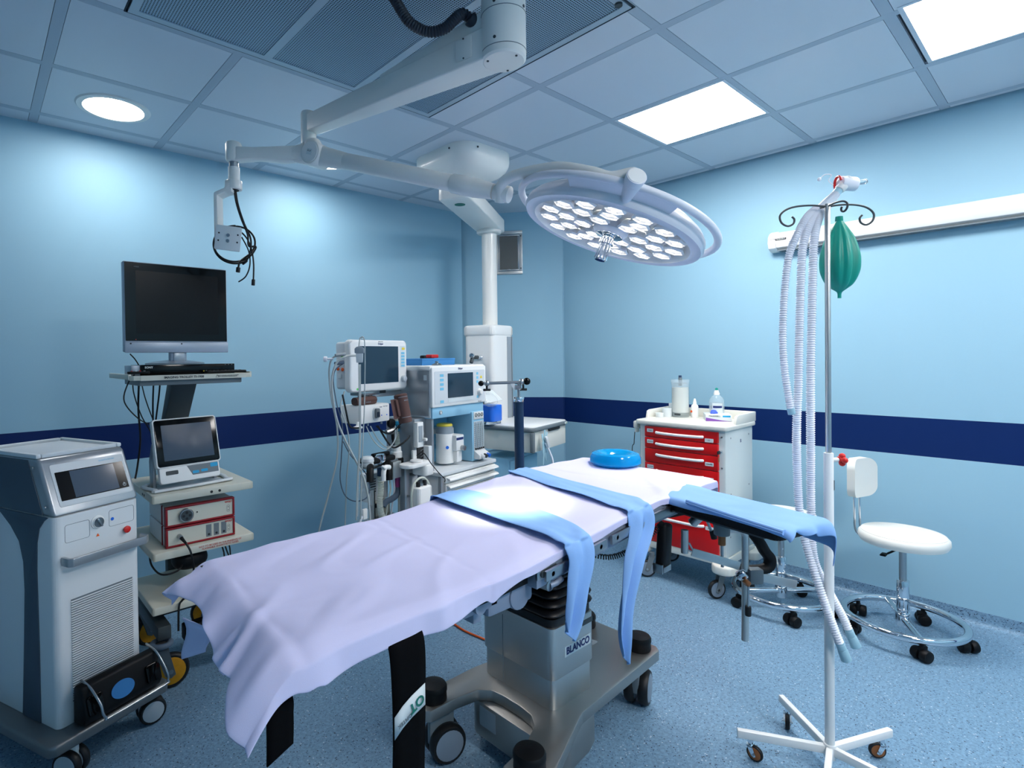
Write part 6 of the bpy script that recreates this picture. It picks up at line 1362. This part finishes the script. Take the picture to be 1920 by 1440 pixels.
# things on the cart top
ZT = 1.0085
t = wthing('dispenser_jar', (3.575, 1.785, ZT), 'tall clear dispenser jar of cream liquid on the red drawer cart', 'jar')
M = T(3.575, 1.785, ZT)
MB().lathe([(0, .0), (.052, .0), (.054, .004), (.054, .20), (.058, .238), (.060, .248), (.058, .248), (.052, .20), (.052, .03)], 'thin_clear', M, 40, cap=False).build('glass', t)
MB().lathe([(0, .032), (.051, .032), (.051, .196), (0, .196)], 'cream_liquid', M, 36).build('contents', t)
f = MB(); f.lathe([(0, .222), (.040, .222), (.040, .226), (0, .226)], 'mid_grey', M, 28); f.cyl((3.575, 1.785, ZT + .205), (3.575, 1.785, ZT + .262), .012, 'mid_grey', bev=.002, seg=16); f.cyl((3.575, 1.785, ZT + .258), (3.575, 1.785, ZT + .276), .010, 'post_blue', bev=.002, seg=16); f.build('pump', t)
MB().box((3.520, 1.76, ZT + .014), (3.528, 1.80, ZT + .026), 'dark_grey', .002).build('label', t)
t = wthing('spray_bottle', (3.60, 1.70, ZT), 'small white nozzle bottle between the jar and the saline bottle', 'bottle')
M = T(3.60, 1.70, ZT)
MB().lathe([(0, 0), (.021, 0), (.022, .004), (.022, .072), (.018, .082), (.012, .086), (0, .086)], 'white_plastic', M, 28).build('body', t)
MB().lathe([(0, .084), (.012, .084), (.011, .098), (.006, .120), (.005, .124), (0, .124)], 'white_plastic', M, 20).build('nozzle', t)
MB().cyl((3.5795, 1.712, ZT + .040), (3.577, 1.713, ZT + .040), .008, 'orange', seg=14).build('sticker', t)
t = wthing('saline_bottle', (3.60, 1.558, ZT), 'clear plastic saline bottle with green tip and white label', 'bottle')
M = T(3.60, 1.558, ZT)
MB().lathe([(0, 0), (.042, 0), (.045, .005), (.045, .11), (.040, .132), (.022, .150), (.017, .156), (.017, .172), (.010, .186), (0, .188)], 'thin_clear', M, 36, cap=False).build('body', t)
MB().lathe([(0, .001), (.041, .004), (.042, .105), (0, .105)], 'thin_clear', M, 30, cap=False).build('contents', t)
f = MB(); f.lathe([(0, .155), (.018, .155), (.018, .165), (.012, .182), (.008, .184), (0, .184)], 'white_plastic', M, 24); f.build('neck', t); MB().lathe([(0, .183), (.008, .183), (.009, .197), (0, .2)], 'bag_green', M, 20).build('green_tip', t)
n = 10; P = [[Vector((3.60 + .0462 * cos(a), 1.558 + .0462 * sin(a), ZT + z)) for z in (.035, .105)] for a in [radians(180 + 8 + 62 * i / n) for i in range(-3, n + 1)]]
MB().grid(P, 'label').build('label', t)
P = [[Vector((3.60 + .0466 * cos(a), 1.558 + .0466 * sin(a), ZT + z)) for z in (.074, .088)] for a in [radians(180 + 8 + 62 * i / n) for i in range(-2, n)]]
MB().grid(P, 'navy_ink').build('label_band', t)
t = thing('glove_box', (3.43, 1.50, ZT), 'white and violet glove box on the cart with a blue glove peeking out', 'box', rz=-60)
t.location = (3.45, 1.56, ZT)
f = MB(); f.box((0, 0, 0), (.145, .15, .040), 'label', .001); bx_ = f.build('carton', t)
MB().prism([(.0, .0), (.145, .0), (.09, .006), (.0, .022)], 0, .0008, 'violet', M=RX(90)).build('violet_wave', bx_)
text('MAXWELL', .014, tface(.050, -.0012, .031), 'ink', bx_); MB().box((.095, -.0008, .026), (.138, 0, .036), 'cyan_button').build('size_mark', bx_)
f = MB()
for k in range(5): f.ell((.07 + .014 * k - .02, .07 + .008 * sin(k * 2), .045 + .008 * (k % 2)), (.018, .016, .010), 'glove_blue', RZ(k * 7), 12, 8)
tag(f.build('disposable_glove'), 'crumpled blue glove on top of the glove box', 'glove'); o = [q for q in bpy.data.objects if q.name.startswith('disposable_glove')][-1]
o.location = (3.45, 1.56, ZT); o.rotation_euler = (0, 0, radians(-60))
for i, (x, y, r_, h_) in enumerate(((3.47, 1.875, .026, .028), (3.53, 1.855, .030, .055), (3.60, 1.852, .024, .085))):
    tag(MB().lathe([(.010, 0), (r_, 0), (r_, h_), (.010, h_)], 'label', T(x, y, ZT), 28).build('tape_roll'), ('short white tape roll at the front left of the cart top', 'wider white tape roll behind the short one on the cart top', 'tallest white roll beside the cream jar on the cart top')[i], 'tape roll', 'white tape rolls on the cart')

# ================================================================== STOOLS
def stool(cx, cy, back, label, seat_z=.49, bar=30, RR=.240):
    t = thing('stool', (cx, cy, 0), label, 'stool')
    MB().torus(RR, .0175, 'chrome', T(0, 0, .092), 72, 14).build('foot_ring', t)
    M = RZ(bar); f = MB(); f.cyl(M @ Vector((-RR, 0, .092)), M @ Vector((RR, 0, .092)), .0155, 'chrome', seg=20); f.build('cross_bar', t)
    f = MB(); f.cyl((0, 0, .055), (0, 0, .125), .030, 'chrome', bev=.003); f.cyl((0, 0, .12), (0, 0, .145), .024, 'chrome', bev=.002); f.cyl((0, 0, .14), (0, 0, .285), .0265, 'chrome', bev=.003, seg=28); f.build('column', t)
    MB().cyl((0, 0, .28), (0, 0, seat_z - .03), .0155, 'steel', seg=24).build('piston', t)
    f = MB(); f.cyl((0, 0, seat_z - .06), (0, 0, seat_z - .028), .022, 'black_vinyl'); f.tube([(0, 0, seat_z - .045), (-.035, .02, seat_z - .055), (-.06, .05, seat_z - .075)], .005, 'black_vinyl', seg=8); f.box((-.095, .05, seat_z - .084), (-.045, .075, seat_z - .076), 'black_vinyl', .003); f.build('height_lever', t)
    st = MB().lathe([(0, seat_z - .028), (.152, seat_z - .028), (.173, seat_z - .022), (.182, seat_z - .004), (.181, seat_z + .016), (.171, seat_z + .028), (.156, seat_z + .032), (0, seat_z + .036)], 'upholstery', seg=64).build('seat', t)
    MB().torus(.168, .0018, 'upholstery', T(0, 0, seat_z + .0295), 64, 6).build('piping', st)
    for i in range(5):
        a = radians(bar + 36 + 72 * i); caster(t, (RR - .002) * cos(a), (RR - .002) * sin(a), .029, .056, .080, 'black_vinyl', 'black_vinyl', 'black_vinyl', degrees_(a) + 35, twin=True)
    if back:
        M = RZ(back)
        f = MB(); 
        for y in (-.022, .022): f.tube([M @ Vector(p) for p in ((.13, y, seat_z - .030), (.180, y, seat_z - .034), (.207, y, seat_z - .015), (.213, y, seat_z + .05), (.215, y, seat_z + .26))], .0055, 'chrome', seg=10, smooth=6)
        f.build('back_posts', t)
        bk_ = MB(); P = []
        for i in range(13):
            row = []
            for j in range(9): pass
        prof = rrect(-.095, .0, .095, .205, .055, 10)
        MBk = M @ T(.210, 0, seat_z + .165) @ Matrix(((0, 0, 1, 0), (1, 0, 0, 0), (0, 1, 0, 0), (0, 0, 0, 1)))
        b = bmesh.new(); n_ = len(prof)
        lo_ = [b.verts.new((p[0], p[1], -.020)) for p in prof]; hi_ = [b.verts.new((p[0], p[1], .020)) for p in prof]
        b.faces.new(lo_[::-1]); b.faces.new(hi_)
        for i in range(n_): b.faces.new((lo_[i], lo_[(i + 1) % n_], hi_[(i + 1) % n_], hi_[i]))
        bmesh.ops.bevel(b, geom=[e for e in b.edges if abs(e.verts[0].co.z - e.verts[1].co.z) < 1e-6], offset=.014, segments=4, affect='EDGES', profile=.5)
        for v in b.verts: v.co.z -= 2.6 * v.co.x ** 2
        bk_.bm(b, 'upholstery', MBk); bk_.build('backrest', t)
        MB().cyl(M @ Vector((.215, 0, seat_z + .25)), M @ Vector((.250, .0, seat_z + .25)), .016, 'black_vinyl', bev=.004).build('tilt_knob', t)
    return t
def degrees_(a): return math.degrees(a)
stool(3.51, .612, 72, 'white round stool with small backrest on a chrome ring base, right of the drip stand', .492, 26)
stool(3.43, 1.135, 0, 'white round stool on a chrome ring base, mostly hidden behind the blue arm board', .50, -42)

# ================================================================== DRIP STAND
IX, IY = 2.178, .575
t = wthing('drip_stand', (IX, IY, 0), 'white five legged drip stand with steel pole and curled hooks', 'drip stand')
MB().cyl((IX, IY, .07), (IX, IY, 1.090), .0145, 'white_plastic', bev=.002, seg=32).build('lower_tube', t)
MB().cyl((IX, IY, 1.07), (IX, IY, 1.925), .0085, 'brushed_steel', seg=24, bev=.002).build('pole', t)
f = MB(); f.cyl((IX, IY, 1.066), (IX + .023, IY - .020, 1.066), .0075, 'white_plastic'); f.cyl((IX + .02, IY - .017, 1.066), (IX + .030, IY - .026, 1.066), .005, 'steel'); f.build('boss', t)
kd = Vector((.758, -.652, 0)); f = MB(); f.cyl(Vector((IX, IY, 1.066)) + kd * .034, Vector((IX, IY, 1.066)) + kd * .046, .010, 'red', bev=.003, seg=20)
for a in range(0, 360, 90): p = Vector((IX, IY, 1.066)) + kd * .046; q = Vector((-kd.y * cos(radians(a)), kd.x * cos(radians(a)), sin(radians(a)))); f.ell((p + q * .012)[:], (.010, .010, .010), 'red')
f.build('clamp_knob', t)
MB().box((IX + .0005, IY - .0152, .965), (IX + .008, IY - .0132, .998), 'dark_grey', 0, None).build('label', t)
f = MB(); f.cyl((IX, IY, .055), (IX, IY, .105), .019, 'white_plastic', bev=.003, seg=28); f.build('hub', t)
for a in (121, 48.5, -24, -96, -168):
    M = T(IX, IY, 0) @ RZ(a); lg = MB().box((.010, -.010, .070), (.282, .010, .098), 'white_plastic', .0035, M).build('leg', t)
    cs_ = [(.237, 0)]; p = M @ Vector((.240, 0, 0)); caster(t, p.x, p.y, .027, .018, .072, 'black_rubber', 'tan_wheel', 'chrome', a + 60, trail=.014)
# curled hooks: two opposed arms and a loop towards the back
def hook(dx, dy, s=1):
    d = Vector((dx, dy, 0)).normalized(); o = Vector((IX, IY, 1.915)); P = []
    for u, z in ((0, 0), (.05, .006), (.10, .004), (.135, -.006), (.155, -.026), (.150, -.050), (.130, -.062), (.112, -.055), (.108, -.040), (.116, -.030)): P.append(o + d * (u * s) + Vector((0, 0, z * s)))
    return MB().tube(P, .0033, 'dark_grey', seg=10)
hook(.758, -.652, 1.0).build('hook', t); hook(-.70, .71, .98).build('hook', t); hook(.55, .84, .62).build('hook', t); hook(-.60, -.80, .55).build('hook', t)

# green breathing bag hanging from the stand
bag_c = Vector((2.250, .560, 0))
rows = [(1.885, .006), (1.872, .012), (1.845, .026), (1.81, .040), (1.76, .050), (1.72, .0515), (1.69, .047), (1.66, .036), (1.645, .022), (1.635, .010), (1.628, .006), (1.612, .0055)]
vs = []; fs = []; seg = 72
Z, _ = catmull([Vector((r, 0, z)) for z, r in rows], 4)
for q in Z:
    for k in range(seg):
        a = 2 * pi * k / seg; dd = min(1, q.x / .05); r = q.x * (1 + .17 * dd * abs(cos(2.5 * a + .4)) ** .6 * math.copysign(1, 1) - .20 * dd * math.exp(-((a - 4.35) / .16) ** 2) - .16 * dd * math.exp(-((a - 3.6) / .12) ** 2) - .12 * dd * math.exp(-((a - 5.2) / .14) ** 2))
        vs.append((bag_c.x + r * cos(a), bag_c.y + r * sin(a), q.z))
for j in range(len(Z) - 1):
    for k in range(seg): fs.append((j * seg + k, j * seg + (k + 1) % seg, (j + 1) * seg + (k + 1) % seg, (j + 1) * seg + k))
fs.append(tuple(range(seg))); fs.append(tuple((len(Z) - 1) * seg + k for k in range(seg)))
tg = wthing('breathing_bag', (bag_c.x, bag_c.y, 1.61), 'green rubber breathing bag hanging behind the drip stand pole', 'breathing bag')
MB().add(vs, fs, 'bag_green').build('bag', tg, sharp=60)
MB().lathe([(0, 1.89), (.011, 1.89), (.012, 1.875), (.009, 1.870)], 'bag_green', T(bag_c.x, bag_c.y, 0), 20).build('neck', tg)

# breathing circuit with three corrugated tubes
t = wthing('breathing_tubes', (2.17, .59, 1.9), 'white corrugated breathing tubes with a clear swivel mouthpiece draped over the drip stand', 'breathing tubes')
A_ = [(2.226, .602, 1.925), (2.19, .615, 1.915), (2.150, .628, 1.885), (2.118, .642, 1.835), (2.082, .660, 1.752), (2.062, .669, 1.609), (2.057, .672, 1.466), (2.061, .667, 1.359), (2.072, .655, 1.243)]
B_ = [(2.226, .598, 1.920), (2.185, .612, 1.900), (2.145, .622, 1.850), (2.118, .630, 1.780), (2.106, .633, 1.66), (2.098, .636, 1.466), (2.094, .638, 1.323), (2.115, .650, 1.18), (2.150, .660, 1.03), (2.165, .652, .83), (2.135, .592, .644), (2.150, .552, .505), (2.160, .540, .462)]
C_ = [(2.230, .594, 1.915), (2.195, .600, 1.895), (2.165, .604, 1.850), (2.145, .606, 1.780), (2.134, .607, 1.644), (2.125, .611, 1.358), (2.170, .625, 1.091), (2.195, .632, .894), (2.205, .615, .715), (2.228, .580, .610), (2.255, .545, .520), (2.265, .528, .470)]
C_ = [(x + .0, y + (.012 if z < .75 else 0), z) for x, y, z in C_]
for P, r_ in ((A_, .0105), (B_, .0118), (C_, .0118)): MB().rib_tube(P, r_, 'tube_white', .0078, .0021, 14).build('corrugated_tube', t)
for P in (B_, C_):
    a, b = Vector(P[-2]), Vector(P[-1]); d = (b - a).normalized(); f = MB(); f.cyl(b - d * .008, b + d * .02, .0135, 'cuff_blue', bev=.001); f.cyl(b + d * .018, b + d * .055, .0145, 'cuff_blue', r1=.0165, bev=.001); f.build('end_cuff', t)
f = MB(); f.cyl((2.072, .655, 1.245), (2.076, .652, 1.222), .0115, 'cuff_blue', bev=.001); f.build('end_cuff', t)
f = MB(); f.cyl((2.222, .602, 1.918), (2.262, .572, 1.972), .022, 'thin_milky', r1=.014, seg=24); f.cyl((2.258, .575, 1.967), (2.275, .560, 1.995), .013, 'cuff_blue', seg=20); f.build('y_piece', t)
f = MB(); f.cyl((2.268, .565, 1.985), (2.296, .540, 2.022), .016, 'white_plastic', r1=.017, bev=.003); f.cyl((2.275, .565, 2.01), (2.318, .528, 2.005), .024, 'tube_white', bev=.006, seg=28); f.cyl((2.315, .530, 2.008), (2.345, .505, 2.015), .009, 'clear', bev=.001); f.build('swivel', t)
f = MB(); f.tube([Vector((2.274, .5655, 2.01)) + (Vector((.02, .017, 0)) * cos(radians(a)) * .8 + Vector((0, 0, .022)) * sin(radians(a))) - Vector((.004, -.003, 0)) for a in range(-40, 190, 23)], .004, 'red', seg=8, smooth=3); f.build('red_ring', t)
f = MB(); f.tube([(2.262, .580, 2.005), (2.250, .590, 2.020), (2.255, .583, 2.038), (2.238, .597, 2.040), (2.225, .608, 2.028)], .0018, 'tube_white', seg=6); f.ell((2.223, .610, 2.024), (.006, .006, .007), 'tube_white'); f.build('cap_tether', t)
